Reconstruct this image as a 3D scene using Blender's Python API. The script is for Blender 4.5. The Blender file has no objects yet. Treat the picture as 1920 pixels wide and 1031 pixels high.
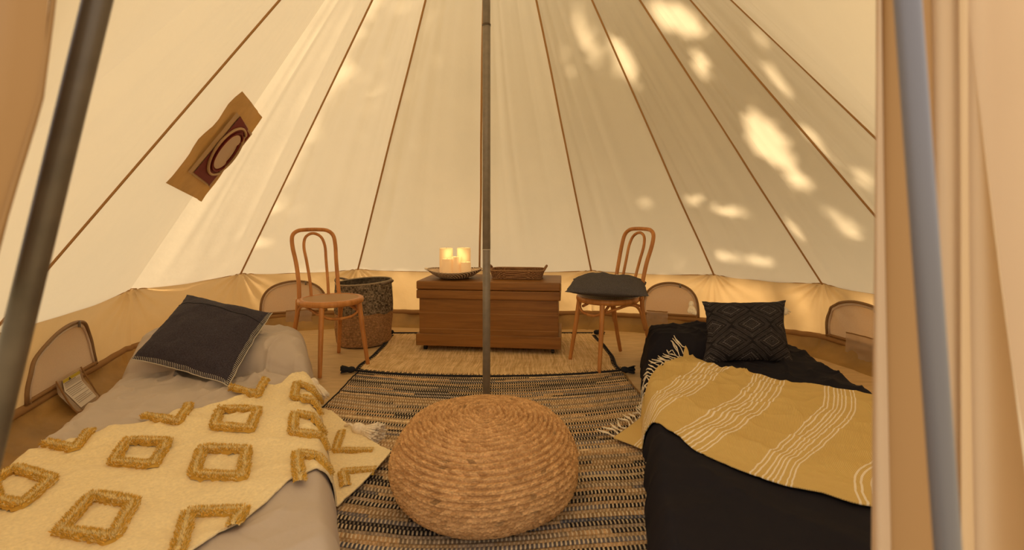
import bpy, math, random
import numpy as np
from mathutils import Vector, Matrix
random.seed(7)
RNG = np.random.RandomState(11)
SC = bpy.context.scene
COL = SC.collection
PI = math.pi

# ---------------------------------------------------------------- camera, light, exposure
CAM_H, FPX, HOR = 0.97, 900.0, 410.0
cam_d = bpy.data.cameras.new('camera'); cam = bpy.data.objects.new('camera', cam_d); COL.objects.link(cam)
cam_d.sensor_width = 36.0; cam_d.lens = FPX / 1920 * 36.0
cam_d.shift_y = (HOR - 515.5) / 1920.0
cam.location = (0, 0, CAM_H); cam.rotation_euler = (PI / 2, 0, 0)
cam_d.dof.use_dof = True; cam_d.dof.focus_distance = 2.7; cam_d.dof.aperture_fstop = cam_d.lens / 1000 / 0.0038
cam_d.clip_start = 0.02
SC.camera = cam
w = bpy.data.worlds.new('sky'); SC.world = w; w.use_nodes = True
bg = w.node_tree.nodes['Background']; bg.inputs[0].default_value = (1.0, 0.92, 0.82, 1); bg.inputs[1].default_value = 1.15
SUN_DIR = Vector((0.60, 0.42, 0.68)).normalized()
sl = bpy.data.lights.new('sun', 'SUN'); so = bpy.data.objects.new('sun', sl); COL.objects.link(so)
sl.energy = 5.5; sl.angle = math.radians(2.2); sl.color = (1.0, 0.86, 0.68)
so.rotation_euler = SUN_DIR.to_track_quat('Z', 'Y').to_euler()
so.location = (6, 5, 8)
SC.view_settings.view_transform = 'Standard'; SC.view_settings.look = 'None'
SC.view_settings.gamma = 1.0; SC.view_settings.use_curve_mapping = False
SC.view_settings.exposure = 0.62
SC.cycles.max_bounces = 10; SC.cycles.diffuse_bounces = 6; SC.cycles.transmission_bounces = 8
SC.cycles.transparent_max_bounces = 8

# ---------------------------------------------------------------- helpers
def srgb(r, g, b):
    f = lambda c: (c / 255 / 12.92) if c / 255 <= 0.04045 else ((c / 255 + 0.055) / 1.055) ** 2.4
    return (f(r), f(g), f(b), 1.0)

def smooth(a, b, x):
    t = np.clip((x - a) / (b - a), 0, 1); return t * t * (3 - 2 * t)

_perm = RNG.rand(256, 256)
def vnoise(x, y, seed=0):
    x = np.asarray(x, float) + seed * 17.3; y = np.asarray(y, float) + seed * 9.1
    xi = np.floor(x).astype(int); yi = np.floor(y).astype(int); fx = x - xi; fy = y - yi
    fx = fx * fx * (3 - 2 * fx); fy = fy * fy * (3 - 2 * fy)
    g = lambda i, j: _perm[i & 255, j & 255]
    a = g(xi, yi) * (1 - fx) + g(xi + 1, yi) * fx; b = g(xi, yi + 1) * (1 - fx) + g(xi + 1, yi + 1) * fx
    return (a * (1 - fy) + b * fy) * 2 - 1
def fbm(x, y, o=3, seed=0):
    r = 0; a = 1.0
    for i in range(o):
        r = r + a * vnoise(x * 2 ** i, y * 2 ** i, seed + i); a *= 0.5
    return r
def ridge(x, y, seed=0):
    return 1 - np.abs(vnoise(x, y, seed)) * 2

class MB:
    def __init__(s): s.V = []; s.F = []; s.C = []; s.n = 0
    def add(s, V, F, c=None):
        V = np.asarray(V, float).reshape(-1, 3); s.V.append(V)
        s.F.extend([[i + s.n for i in f] for f in F] if not isinstance(F, np.ndarray) else (F + s.n).tolist())
        if c is None: c = (1, 1, 1)
        c = np.asarray(c, float)
        s.C.append(np.tile(c, (len(V), 1)) if c.ndim == 1 else c.reshape(-1, 3))
        s.n += len(V); return s
    def grid(s, P, wu=False, wv=False, c=None, flip=False):
        P = np.asarray(P, float); nu, nv = P.shape[:2]
        s.add(P.reshape(-1, 3), gridF(nu, nv, wu, wv, flip), c); return s
    def tube(s, pts, r, seg=8, c=None, closed=False, caps=True):
        pts = np.asarray(pts, float); n = len(pts)
        r = np.full(n, r) if np.isscalar(r) else np.interp(np.linspace(0, 1, n), np.linspace(0, 1, len(r)), r)
        T = np.gradient(pts, axis=0) if not closed else np.roll(pts, -1, 0) - np.roll(pts, 1, 0)
        T /= np.linalg.norm(T, axis=1)[:, None] + 1e-12
        up = np.array([0, 0, 1.0]) if abs(T[0][2]) < 0.9 else np.array([1.0, 0, 0])
        N = np.zeros_like(pts); nn = np.cross(T[0], up); nn /= np.linalg.norm(nn)
        for i in range(n):
            nn = nn - T[i] * nn.dot(T[i]); nn /= np.linalg.norm(nn) + 1e-12; N[i] = nn
        B = np.cross(T, N); a = np.linspace(0, 2 * PI, seg, endpoint=False)
        P = pts[:, None] + r[:, None, None] * (N[:, None] * np.cos(a)[None, :, None] + B[:, None] * np.sin(a)[None, :, None])
        k = s.n; s.grid(P, wu=closed, wv=True, c=c)
        if caps and not closed:
            s.F.append([k + i for i in range(seg)]); s.F.append([k + (n - 1) * seg + i for i in range(seg)][::-1])
        return s
    def box(s, x0, x1, y0, y1, z0, z1, c=None, bev=0.0):
        if bev <= 0:
            V = [(x, y, z) for x in (x0, x1) for y in (y0, y1) for z in (z0, z1)]
            F = [[0, 1, 3, 2], [4, 6, 7, 5], [0, 4, 5, 1], [2, 3, 7, 6], [0, 2, 6, 4], [1, 5, 7, 3]]
            return s.add(V, F, c)
        import bmesh
        bm = bmesh.new(); bmesh.ops.create_cube(bm, size=1)
        for v in bm.verts:
            v.co = ((x0 + x1) / 2 + v.co.x * (x1 - x0), (y0 + y1) / 2 + v.co.y * (y1 - y0), (z0 + z1) / 2 + v.co.z * (z1 - z0))
        bmesh.ops.bevel(bm, geom=bm.edges[:], offset=bev, segments=3, affect='EDGES', profile=0.5)
        bm.verts.index_update(); V = [tuple(v.co) for v in bm.verts]; F = [[v.index for v in f.verts] for f in bm.faces]
        bm.free(); return s.add(V, F, c)
    def lathe(s, prof, seg=48, cx=0, cy=0, c=None, cap=True):
        prof = np.asarray(prof, float); a = np.linspace(0, 2 * PI, seg, endpoint=False)
        P = np.zeros((len(prof), seg, 3)); P[..., 0] = cx + prof[:, 0][:, None] * np.cos(a); P[..., 1] = cy + prof[:, 0][:, None] * np.sin(a); P[..., 2] = prof[:, 1][:, None]
        k = s.n; s.grid(P, wv=True, c=c)
        if cap:
            if prof[0, 0] > 1e-4: s.F.append([k + i for i in range(seg)][::-1])
            if prof[-1, 0] > 1e-4: s.F.append([k + (len(prof) - 1) * seg + i for i in range(seg)])
        return s
    def build(s, name, mat, parent=None, smooth_=True, local=False, uv=None):
        V = np.concatenate(s.V).astype(np.float32)
        me = bpy.data.meshes.new(name)
        F = s.F; ln = np.array([len(f) for f in F], np.int32)
        me.vertices.add(len(V)); me.vertices.foreach_set('co', V.ravel())
        me.loops.add(int(ln.sum())); me.loops.foreach_set('vertex_index', np.array([i for f in F for i in f], np.int32))
        me.polygons.add(len(F)); me.polygons.foreach_set('loop_start', np.concatenate([[0], np.cumsum(ln)[:-1]]).astype(np.int32))
        me.update(calc_edges=True); me.validate()
        me.polygons.foreach_set('use_smooth', np.full(len(me.polygons), bool(smooth_)))
        C = np.concatenate(s.C); C = np.concatenate([C, np.ones((len(C), 1))], 1).astype(np.float32)
        at = me.color_attributes.new('tint', 'FLOAT_COLOR', 'POINT'); at.data.foreach_set('color', C.ravel())
        if uv is not None:
            a2 = me.attributes.new('cuv', 'FLOAT_VECTOR', 'POINT')
            U = np.concatenate([np.asarray(uv).reshape(-1, 2), np.zeros((len(V), 1))], 1).astype(np.float32)
            a2.data.foreach_set('vector', U.ravel())
        me.materials.append(mat)
        o = bpy.data.objects.new(name, me); COL.objects.link(o)
        if parent is not None:
            o.parent = parent
            if not local:
                r = parent
                off = Vector((0, 0, 0))
                while r is not None: off += r.location; r = r.parent
                o.location = -off
        return o

def gridF(nu, nv, wu=False, wv=False, flip=False):
    iu = np.arange(nu if wu else nu - 1); iv = np.arange(nv if wv else nv - 1)
    I, J = np.meshgrid(iu, iv, indexing='ij'); I2 = (I + 1) % nu; J2 = (J + 1) % nv
    F = np.stack([I * nv + J, I2 * nv + J, I2 * nv + J2, I * nv + J2], -1).reshape(-1, 4)
    return F[:, ::-1] if flip else F

def tag(o, label=None, cat=None, group=None, kind=None):
    if label: o['label'] = label
    if cat: o['category'] = cat
    if group: o['group'] = group
    if kind: o['kind'] = kind
    return o
def empty(name, loc, rz=0):
    o = bpy.data.objects.new(name, None); COL.objects.link(o); o.location = loc; o.rotation_euler = (0, 0, rz); o.empty_display_size = 0.1; return o
def copy_tree(o, parent=None):
    c = o.copy(); COL.objects.link(c); c.parent = parent
    for ch in [x for x in bpy.data.objects if x.parent == o]: copy_tree(ch, c)
    return c
def G(px, py, z=0.0):
    y = FPX * (CAM_H - z) / (py - HOR); return np.array([(px - 960) / FPX * y, y, z])
def spline(pts, n=40, closed=False):
    P = np.asarray(pts, float); m = len(P); out = []
    ts = np.linspace(0, m if closed else m - 1, n, endpoint=not closed)
    for t in ts:
        i = int(math.floor(t)); i = min(i, m - 1 if closed else m - 2); f = t - i
        g = (lambda k: P[k % m]) if closed else (lambda k: P[min(max(k, 0), m - 1)])
        a, b, c, d = g(i - 1), g(i), g(i + 1), g(i + 2)
        out.append(0.5 * (2 * b + (c - a) * f + (2 * a - 5 * b + 4 * c - d) * f ** 2 + (3 * b - a - 3 * c + d) * f ** 3))
    return np.array(out)

# ---------------------------------------------------------------- materials
def mat(name, base, rough=0.8, tint=False, noise=None, bump=None, translucent=0.0, tcol=None, metal=0.0, spec=0.3, emis=None, sheen=0.0, stretch=(1, 1, 1)):
    """noise=(scale, amount), bump=(scale, strength, distance)"""
    m = bpy.data.materials.new(name); m.use_nodes = True; nt = m.node_tree; N = nt.nodes; L = nt.links
    b = N['Principled BSDF']; b.inputs['Base Color'].default_value = base; b.inputs['Roughness'].default_value = rough
    b.inputs['Metallic'].default_value = metal; b.inputs['Specular IOR Level'].default_value = spec
    if sheen: b.inputs['Sheen Weight'].default_value = sheen
    tc = N.new('ShaderNodeTexCoord'); mp = N.new('ShaderNodeMapping'); mp.inputs['Scale'].default_value = stretch
    L.new(tc.outputs['Object'], mp.inputs[0]); src = None
    if noise:
        nz = N.new('ShaderNodeTexNoise'); nz.inputs['Scale'].default_value = noise[0]; nz.inputs['Detail'].default_value = 4
        L.new(mp.outputs[0], nz.inputs[0])
        mr = N.new('ShaderNodeMapRange'); mr.inputs[1].default_value = 0.3; mr.inputs[2].default_value = 0.7
        mr.inputs[3].default_value = 1 - noise[1]; mr.inputs[4].default_value = 1 + noise[1]; L.new(nz.outputs['Fac'], mr.inputs[0])
        vm = N.new('ShaderNodeVectorMath'); vm.operation = 'SCALE'; vm.inputs[0].default_value = base[:3]; L.new(mr.outputs[0], vm.inputs['Scale']); src = vm.outputs[0]
    if tint:
        at = N.new('ShaderNodeAttribute'); at.attribute_name = 'tint'
        mx = N.new('ShaderNodeVectorMath'); mx.operation = 'MULTIPLY'; L.new(at.outputs['Color'], mx.inputs[0])
        if src: L.new(src, mx.inputs[1])
        else: mx.inputs[1].default_value = base[:3]
        src = mx.outputs[0]
    if src: L.new(src, b.inputs['Base Color'])
    if bump:
        nb = N.new('ShaderNodeTexNoise'); nb.inputs['Scale'].default_value = bump[0]; nb.inputs['Detail'].default_value = 5
        L.new(mp.outputs[0], nb.inputs[0])
        bp = N.new('ShaderNodeBump'); bp.inputs['Strength'].default_value = bump[1]; bp.inputs['Distance'].default_value = bump[2]
        L.new(nb.outputs['Fac'], bp.inputs['Height']); L.new(bp.outputs[0], b.inputs['Normal'])
    if emis:
        b.inputs['Emission Color'].default_value = emis[0]; b.inputs['Emission Strength'].default_value = emis[1]
    if translucent > 0:
        tr = N.new('ShaderNodeBsdfTranslucent'); tr.inputs[0].default_value = tcol or base
        mix = N.new('ShaderNodeMixShader'); mix.inputs[0].default_value = translucent
        L.new(b.outputs[0], mix.inputs[1]); L.new(tr.outputs[0], mix.inputs[2]); L.new(mix.outputs[0], N['Material Output'].inputs[0])
        if bump: L.new(bp.outputs[0], tr.inputs['Normal'])
    return m

M = {}
M['canvas'] = mat('cream_canvas', (0.79, 0.68, 0.49, 1), 0.9, noise=(3, 0.05), bump=(9, 0.35, 0.01), translucent=0.48, tcol=(0.78, 0.63, 0.40, 1), spec=0.1)
M['wall'] = mat('tan_wall_canvas', (0.56, 0.34, 0.125, 1), 0.75, noise=(4, 0.08), bump=(7, 0.5, 0.02), translucent=0.34, tcol=(0.66, 0.42, 0.17, 1), spec=0.2)
M['sheetwall'] = mat('groundsheet_wall', (0.36, 0.21, 0.06, 1), 0.5, noise=(6, 0.2), bump=(8, 0.6, 0.02), spec=0.4)
M['tape'] = mat('brown_seam_tape', (0.50, 0.29, 0.12, 1), 0.8, spec=0.1)
M['binding'] = mat('brown_binding', (0.31, 0.17, 0.065, 1), 0.8, translucent=0.1, tcol=(0.5, 0.28, 0.10, 1))
M['mesh'] = mat('insect_mesh', (0.80, 0.66, 0.52, 1), 0.6, noise=(300, 0.1), translucent=0.3, tcol=(0.6, 0.48, 0.33, 1))
M['zip'] = mat('zip_tape', (0.25, 0.15, 0.07, 1), 0.6)
M['pole'] = mat('galvanised_pole', (0.22, 0.185, 0.145, 1), 0.42, metal=0.25, noise=(25, 0.12))
M['darkpole'] = mat('dark_steel_pole', (0.10, 0.072, 0.045, 1), 0.38, metal=0.2, noise=(20, 0.25))
M['bluepole'] = mat('blue_grey_pole', (0.15, 0.142, 0.16, 1), 0.45, metal=0.2)
M['sheet'] = mat('taupe_cotton_sheet', (0.52, 0.44, 0.37, 1), 0.85, noise=(5, 0.04), bump=(13, 0.35, 0.012), sheen=0.1)
M['blacksheet'] = mat('black_cotton_sheet', (0.0150, 0.0135, 0.0190, 1), 0.85, bump=(200, 0.15, 0.001), spec=0.12)
M['charcoal'] = mat('charcoal_wool', (0.046, 0.039, 0.050, 1), 0.95, noise=(180, 0.35), bump=(350, 0.4, 0.002), sheen=0.05, spec=0.1)
M['greylinen'] = mat('grey_linen', (0.088, 0.080, 0.082, 1), 0.95, noise=(220, 0.3), bump=(300, 0.4, 0.002), spec=0.1)
M['thread'] = mat('pale_thread', (0.55, 0.50, 0.42, 1), 0.9)
M['darkthread'] = mat('dark_thread', (0.018, 0.018, 0.022, 1), 0.95)
M['creamyarn'] = mat('cream_yarn', (0.82, 0.72, 0.56, 1), 0.95, noise=(90, 0.12), bump=(300, 0.4, 0.002))
M['throw'] = mat('cream_throw', (0.86, 0.71, 0.41, 1), 0.95, noise=(110, 0.09), bump=(240, 0.6, 0.003), sheen=0.2, stretch=(1, 1, 1))
M['tuft'] = mat('mustard_tuft', (1, 1, 1, 1), 0.95, tint=True)
M['wood'] = None
M['candle'] = mat('candle_wax', (0.85, 0.70, 0.42, 1), 0.5, translucent=0.3, tcol=(1, 0.8, 0.5, 1), emis=((1.0, 0.72, 0.40, 1), 0.10))
M['tinted'] = mat('woven_fibre', (1, 1, 1, 1), 0.9, tint=True, noise=(160, 0.22), spec=0.15)
M['pvc'] = None
M['label'] = mat('white_label', (0.75, 0.68, 0.58, 1), 0.6)
M['yellow'] = mat('yellow_print', (0.55, 0.42, 0.03, 1), 0.6)
M['ink'] = mat('ink', (0.05, 0.04, 0.035, 1), 0.7)
M['faintink'] = mat('faint_ink', (0.30, 0.25, 0.20, 1), 0.7)
M['maroon'] = mat('maroon_fabric', (0.17, 0.024, 0.018, 1), 0.8, spec=0.2, noise=(20, 0.1))
M['patch'] = mat('tan_patch', (0.50, 0.29, 0.10, 1), 0.8, noise=(10, 0.12), bump=(16, 0.6, 0.01), translucent=0.25, tcol=(0.6, 0.38, 0.14, 1))
M['trimgrey'] = mat('beige_trim', (0.50, 0.34, 0.19, 1), 0.8)
M['pale'] = mat('pale_cover', (0.80, 0.60, 0.42, 1), 0.7, translucent=0.3, tcol=(.8, .6, .4, 1))
M['flap'] = mat('door_flap_canvas', (0.60, 0.44, 0.29, 1), 0.9, noise=(3, 0.05), translucent=0.38, tcol=(0.66, 0.48, 0.31, 1), spec=0.1)
M['rubber'] = mat('black_caster', (0.015, 0.013, 0.012, 1), 0.5)
M['ground'] = mat('grass_ground', (0.34, 0.29, 0.17, 1), 1.0, noise=(4, 0.2))
M['leaf'] = mat('leaf_green', (0.06, 0.10, 0.03, 1), 0.7)
M['bark'] = mat('bark', (0.10, 0.07, 0.05, 1), 0.9)
M['basket'] = M['tinted']

def wood(name, c1, c2, axis='X', rough=0.4, scale=1.0):
    m = bpy.data.materials.new(name); m.use_nodes = True; nt = m.node_tree; N = nt.nodes; L = nt.links; b = N['Principled BSDF']
    tc = N.new('ShaderNodeTexCoord'); mp = N.new('ShaderNodeMapping'); L.new(tc.outputs['Object'], mp.inputs[0])
    s = {'X': (1.2, 9, 22), 'Z': (14, 14, 1.2)}[axis]; mp.inputs['Scale'].default_value = [v * scale for v in s]
    nz = N.new('ShaderNodeTexNoise'); nz.inputs['Scale'].default_value = 1.6; nz.inputs['Detail'].default_value = 7; nz.inputs['Roughness'].default_value = 0.65; nz.inputs['Distortion'].default_value = 0.4
    L.new(mp.outputs[0], nz.inputs[0]); cr = N.new('ShaderNodeValToRGB'); cr.color_ramp.elements[0].position = 0.34; cr.color_ramp.elements[1].position = 0.66
    cr.color_ramp.elements[0].color = c1; cr.color_ramp.elements[1].color = c2
    L.new(nz.outputs['Fac'], cr.inputs[0]); L.new(cr.outputs[0], b.inputs['Base Color']); b.inputs['Roughness'].default_value = rough; b.inputs['Specular IOR Level'].default_value = 0.4
    bp = N.new('ShaderNodeBump'); bp.inputs['Strength'].default_value = 0.12; bp.inputs['Distance'].default_value = 0.002
    L.new(nz.outputs['Fac'], bp.inputs['Height']); L.new(bp.outputs[0], b.inputs['Normal']); return m
M['trunkwood'] = wood('stained_pine', (0.19, 0.076, 0.013, 1), (0.31, 0.135, 0.028, 1), 'X', 0.45)
M['bentwood'] = wood('honey_bentwood', (0.40, 0.155, 0.036, 1), (0.62, 0.275, 0.075, 1), 'Z', 0.38)
def cane_mat():
    m = bpy.data.materials.new('cane_weave'); m.use_nodes = True; nt = m.node_tree; N = nt.nodes; L = nt.links; b = N['Principled BSDF']
    tc = N.new('ShaderNodeTexCoord'); ck = N.new('ShaderNodeTexChecker'); ck.inputs['Scale'].default_value = 110
    ck.inputs[1].default_value = (0.50, 0.29, 0.11, 1); ck.inputs[2].default_value = (0.30, 0.16, 0.055, 1)
    L.new(tc.outputs['Object'], ck.inputs[0]); L.new(ck.outputs[0], b.inputs['Base Color']); b.inputs['Roughness'].default_value = 0.6; return m
M['cane'] = cane_mat()
def pvc_mat():
    m = bpy.data.materials.new('clear_pvc'); m.use_nodes = True; nt = m.node_tree; N = nt.nodes; L = nt.links; b = N['Principled BSDF']
    b.inputs['Base Color'].default_value = (0.62, 0.47, 0.33, 1); b.inputs['Roughness'].default_value = 0.25
    t = N.new('ShaderNodeBsdfTransparent'); t.inputs[0].default_value = (0.95, 0.9, 0.82, 1); mx = N.new('ShaderNodeMixShader'); mx.inputs[0].default_value = 0.5
    L.new(b.outputs[0], mx.inputs[1]); L.new(t.outputs[0], mx.inputs[2]); L.new(mx.outputs[0], N['Material Output'].inputs[0]); return m
M['pvc'] = pvc_mat()
def floor_mat():
    m = bpy.data.materials.new('groundsheet_floor'); m.use_nodes = True; nt = m.node_tree; N = nt.nodes; L = nt.links; b = N['Principled BSDF']
    tc = N.new('ShaderNodeTexCoord'); mp = N.new('ShaderNodeMapping'); mp.inputs['Scale'].default_value = (3, 16, 1); L.new(tc.outputs['Object'], mp.inputs[0])
    nz = N.new('ShaderNodeTexNoise'); nz.inputs['Scale'].default_value = 2.2; nz.inputs['Detail'].default_value = 4; nz.inputs['Distortion'].default_value = 0.8; L.new(mp.outputs[0], nz.inputs[0])
    cr = N.new('ShaderNodeValToRGB'); cr.color_ramp.elements[0].position = 0.35; cr.color_ramp.elements[1].position = 0.7
    cr.color_ramp.elements[0].color = (0.54, 0.37, 0.18, 1); cr.color_ramp.elements[1].color = (0.69, 0.49, 0.25, 1)
    L.new(nz.outputs['Fac'], cr.inputs[0]); L.new(cr.outputs[0], b.inputs['Base Color']); b.inputs['Roughness'].default_value = 0.5; b.inputs['Specular IOR Level'].default_value = 0.3
    bp = N.new('ShaderNodeBump'); bp.inputs['Strength'].default_value = 0.5; bp.inputs['Distance'].default_value = 0.006; L.new(nz.outputs['Fac'], bp.inputs['Height']); L.new(bp.outputs[0], b.inputs['Normal']); return m
M['floor'] = floor_mat()

# ---------------------------------------------------------------- tent shell
CX, CY, APZ, SEAMZ, JOINZ = -0.133, 2.5, 3.30, 0.50, 0.115
RING = [(-0.60, 0.42), (-1.75, 0.98), (-2.085, 1.905), (-2.53, 3.18), (-2.32, 4.10), (-1.43, 4.45), (-0.29, 4.32), (0.72, 4.34),
        (1.69, 4.02), (2.24, 3.46), (2.42, 2.64), (2.10, 1.70), (1.50, 1.00), (0.42, 0.36)]
NR = len(RING); NP = NR - 1
RING = np.array(RING)
def seam_pt(k, t):
    """k-th roof seam from the wall top (t=0) to the apex (t=1)"""
    A = np.array([RING[k][0], RING[k][1], SEAMZ]); T = np.array([CX, CY, APZ])
    d = A[:2] - T[:2]; d = d / np.linalg.norm(d)
    T = T + np.array([d[0] * 0.05, d[1] * 0.05, 0])
    t = np.asarray(t, float)[..., None]
    if k in (0, NR - 1):
        x = -0.30 if k == 0 else 0.33
        Mid = np.array([x, 0.46, 2.02]); tm = 0.5
        return np.where(t < tm, A + (Mid - A) * (t / tm), Mid + (T - Mid) * ((t - tm) / (1 - tm)))
    return A + (T - A) * t
def roof_pt(k, s, t):
    s = np.asarray(s, float); t = np.asarray(t, float); S = s[..., None]
    P = seam_pt(k, t) * (1 - S) + seam_pt(k + 1, t) * S
    A, B = RING[k], RING[k + 1]; e = np.array([B[0] - A[0], B[1] - A[1], 0]); e = e / np.linalg.norm(e)
    Q = np.array([CX - A[0], CY - A[1], APZ - SEAMZ]); n = np.cross(e, Q); n /= np.linalg.norm(n)
    if n[2] > 0: n = -n                                    # towards the inside
    wdt = 4 * s * (1 - s)
    amp = (1 - t) ** 0.3
    d = 0.020 * wdt * amp
    # soft pulls running up the cloth, stronger near the pegged corners
    ang = k + s
    d = d + 0.010 * wdt ** 0.5 * vnoise(ang * 5.0 + t * 1.2, t * 1.3, 3) * (1 - t) ** 0.5
    d = d + 0.0055 * wdt ** 0.5 * ridge(ang * 9.0 + 2.0 * t, t * 1.0 + 5, 5) * (1 - t) ** 0.5 * smooth(0.0, 0.15, t)
    d = d + 0.008 * np.exp(-((s - 0.16 - 0.1 * t) / 0.05) ** 2) * smooth(0, .1, t) * (1 - t)
    return P + n * d[..., None]
ceil = empty('ceiling', (CX, CY, 0)); tag(ceil, 'cream cotton canvas roof cone of the bell tent with brown seams', kind='structure')
TAPED = [2, 4, 5, 6, 7, 8, 9, 10, 11]
for k in range(NP):
    ns, nt_ = 70, 60
    S, T_ = np.meshgrid(np.linspace(0, 1, ns), np.linspace(0, 1, nt_), indexing='ij')
    MB().grid(roof_pt(k, S, T_)).build('canvas_panel', M['canvas'], ceil)
# canvas over the door opening, above the A-frame
t = np.linspace(0.5, 1, 20)
P = np.stack([seam_pt(NR - 1, t), (seam_pt(NR - 1, t) + seam_pt(0, t)) / 2, seam_pt(0, t)], 0)
MB().grid(P).build('canvas_panel', M['canvas'], ceil)
for k in TAPED:
    t = np.linspace(0, 0.985, 70); C = seam_pt(k, t)
    C = C + np.array([1, 0, 0]) * (0.004 * vnoise(t * 6, k * 3.1 + 0 * t, 2))[:, None]
    lf = 0.009 if k == 11 else 0.0
    rad = np.array([CX, CY, 0]) - np.array([RING[k][0], RING[k][1], 0]); rad /= np.linalg.norm(rad)
    tan = np.cross(rad, [0, 0, 1.0]); inn = rad * 0.8 + np.array([0, 0, -0.6])
    wv = (0.0085 if k != 11 else 0.0045) - 0.002 * t[:, None]
    P = np.stack([C + inn * (0.003 + lf) - tan * wv, C + inn * (0.011 + lf * 1.1), C + inn * (0.003 + lf) + tan * wv], 0)
    MB().grid(P).build('seam_tape', M['tape'], ceil)

def wall_pt(k, s, z, off=0.0):
    s = np.asarray(s, float); z = np.asarray(z, float)
    A, B = RING[k], RING[k + 1]; e = (B - A) / np.linalg.norm(B - A); n = np.array([e[1], -e[0]])
    mid = (A + B) / 2
    if np.dot(np.array([CX, CY]) - mid, n) < 0: n = -n
    L = np.linalg.norm(B - A)
    up = np.clip((z - JOINZ) / (SEAMZ - JOINZ), 0, 1)
    dc = np.minimum(s, 1 - s) * L
    sg = np.where(s < .5, s, s - 1) * L
    # gathers spreading down from each corner, a belly in between
    fan = np.arctan2(sg, (SEAMZ - z) + 0.03)
    d = 0.010 * np.sin(fan * 17) * np.exp(-dc / 0.22) * (0.3 + up) * np.clip(dc / 0.03, 0, 1)
    d = d + 0.018 * vnoise((k + s) * 5, z * 5, 8) * np.sin(PI * np.clip(up, 0, 1)) - 0.03 * np.sin(PI * up) * np.sin(PI * s)
    d = d - 0.02 * (1 - up) + off
    d = d * np.clip(dc / 0.02, 0, 1) if off == 0 else d
    X = A[0] + (B[0] - A[0]) * s + n[0] * d; Y = A[1] + (B[1] - A[1]) * s + n[1] * d
    zz = z + 0.010 * np.sin(PI * s) * -1 * up + 0.008 * np.exp(-dc / .05) * up
    return np.stack([X, Y, zz + 0 * X], -1)
def s_of(k, px):
    A, B = RING[k], RING[k + 1]; r = (px - 960) / FPX; D = B - A
    return (r * A[1] - A[0]) / (D[0] - r * D[1])
walls = {'wall_left': range(0, 4), 'wall_back': range(4, 8), 'wall_right': range(8, 13)}
for nm, ks in walls.items():
    we = empty(nm, (CX, CY, 0)); tag(we, 'tan tent side wall, ' + nm.split('_')[1] + ' stretch between groundsheet and roof', kind='structure')
    for k in ks:
        S, Z = np.meshgrid(np.linspace(0, 1, 90), np.linspace(JOINZ, SEAMZ, 40), indexing='ij')
        MB().grid(wall_pt(k, S, Z)).build('wall_panel', M['wall'], we)
        s = np.linspace(0, 1, 60)
        # upright edge of the groundsheet with its zip strip
        Z2 = np.array([-0.008, 0.002, 0.015, 0.03, 0.05, 0.085, 0.112])
        S2, Zg = np.meshgrid(s, Z2, indexing='ij')
        Pg = wall_pt(k, S2, Zg * 0 + JOINZ, off=0.0)
        n2 = (np.array([CX, CY]) - Pg[..., :2]); n2 /= np.linalg.norm(n2, axis=-1)[..., None]
        dd = 0.012 + 0.020 * fbm((k + S2) * 6, Zg * 20, 2, 4) * (Zg / .11) * (1 - Zg / .12) * 4 + np.interp(Zg, [-.01, 0, .015, .05, .112], [.15, .12, .07, .025, 0])
        Pg[..., :2] += n2 * dd[..., None]; Pg[..., 2] = Zg
        MB().grid(Pg).build('groundsheet_edge', M['sheetwall'], we)
        C = wall_pt(k, s, s * 0 + JOINZ); n1 = np.array([CX, CY, 0]) - C; n1[:, 2] = 0; n1 /= np.linalg.norm(n1, axis=1)[:, None]
        P = np.stack([C + n1 * 0.006 + [0, 0, 0.022], C + n1 * 0.022 + [0, 0, 0.012], C + n1 * 0.024 + [0, 0, -0.008], C + n1 * 0.014 + [0, 0, -0.018]], 0)
        P[..., 2] += 0.004 * fbm(np.tile((k + s) * 9, (4, 1)), 0 * P[..., 2], 2, 6)
        MB().grid(P).build('joint_strip', M['binding'], we)
        C = wall_pt(k, s, s * 0 + SEAMZ); n1 = np.array([CX, CY, 0]) - C; n1[:, 2] = 0; n1 /= np.linalg.norm(n1, axis=1)[:, None]
        P = np.stack([C + n1 * 0.003 + [0, 0, 0.003], C + n1 * 0.010 + [0, 0, -0.001], C + n1 * 0.004 + [0, 0, -0.004]], 0)
        MB().grid(P).build('eave_seam', M['tape'], we)

# floor: groundsheet polygon, slightly raised grid
fl = empty('floor', (CX, CY, 0))
ns, nr = 140, 90
ringf = np.concatenate([RING, RING[:1]]); cum = np.concatenate([[0], np.cumsum(np.linalg.norm(np.diff(ringf, axis=0), axis=1))])
u = np.linspace(0, cum[-1], ns * 2); RX = np.interp(u, cum, ringf[:, 0]); RY = np.interp(u, cum, ringf[:, 1])
rr = np.linspace(0.0, 1.0, nr)[:, None]
X = CX + (RX - CX) * rr; Y = CY + (RY - CY) * rr
Z = 0.0025 * fbm(X * 2.5, Y * 9, 3, 21) - 0.005
COL.objects.unlink(fl); bpy.data.objects.remove(fl)
fl = MB().grid(np.stack([X, Y, Z], -1)).build('floor', M['floor']); tag(fl, 'tan groundsheet floor of the tent', kind='structure')
g = MB(); g.grid(np.stack(np.meshgrid(np.linspace(-25, 25, 3), np.linspace(-25, 25, 3), indexing='ij') + [np.full((3, 3), -0.03)], -1))
tag(g.build('ground', M['ground']), 'grass ground outside the tent', kind='structure')

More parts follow.
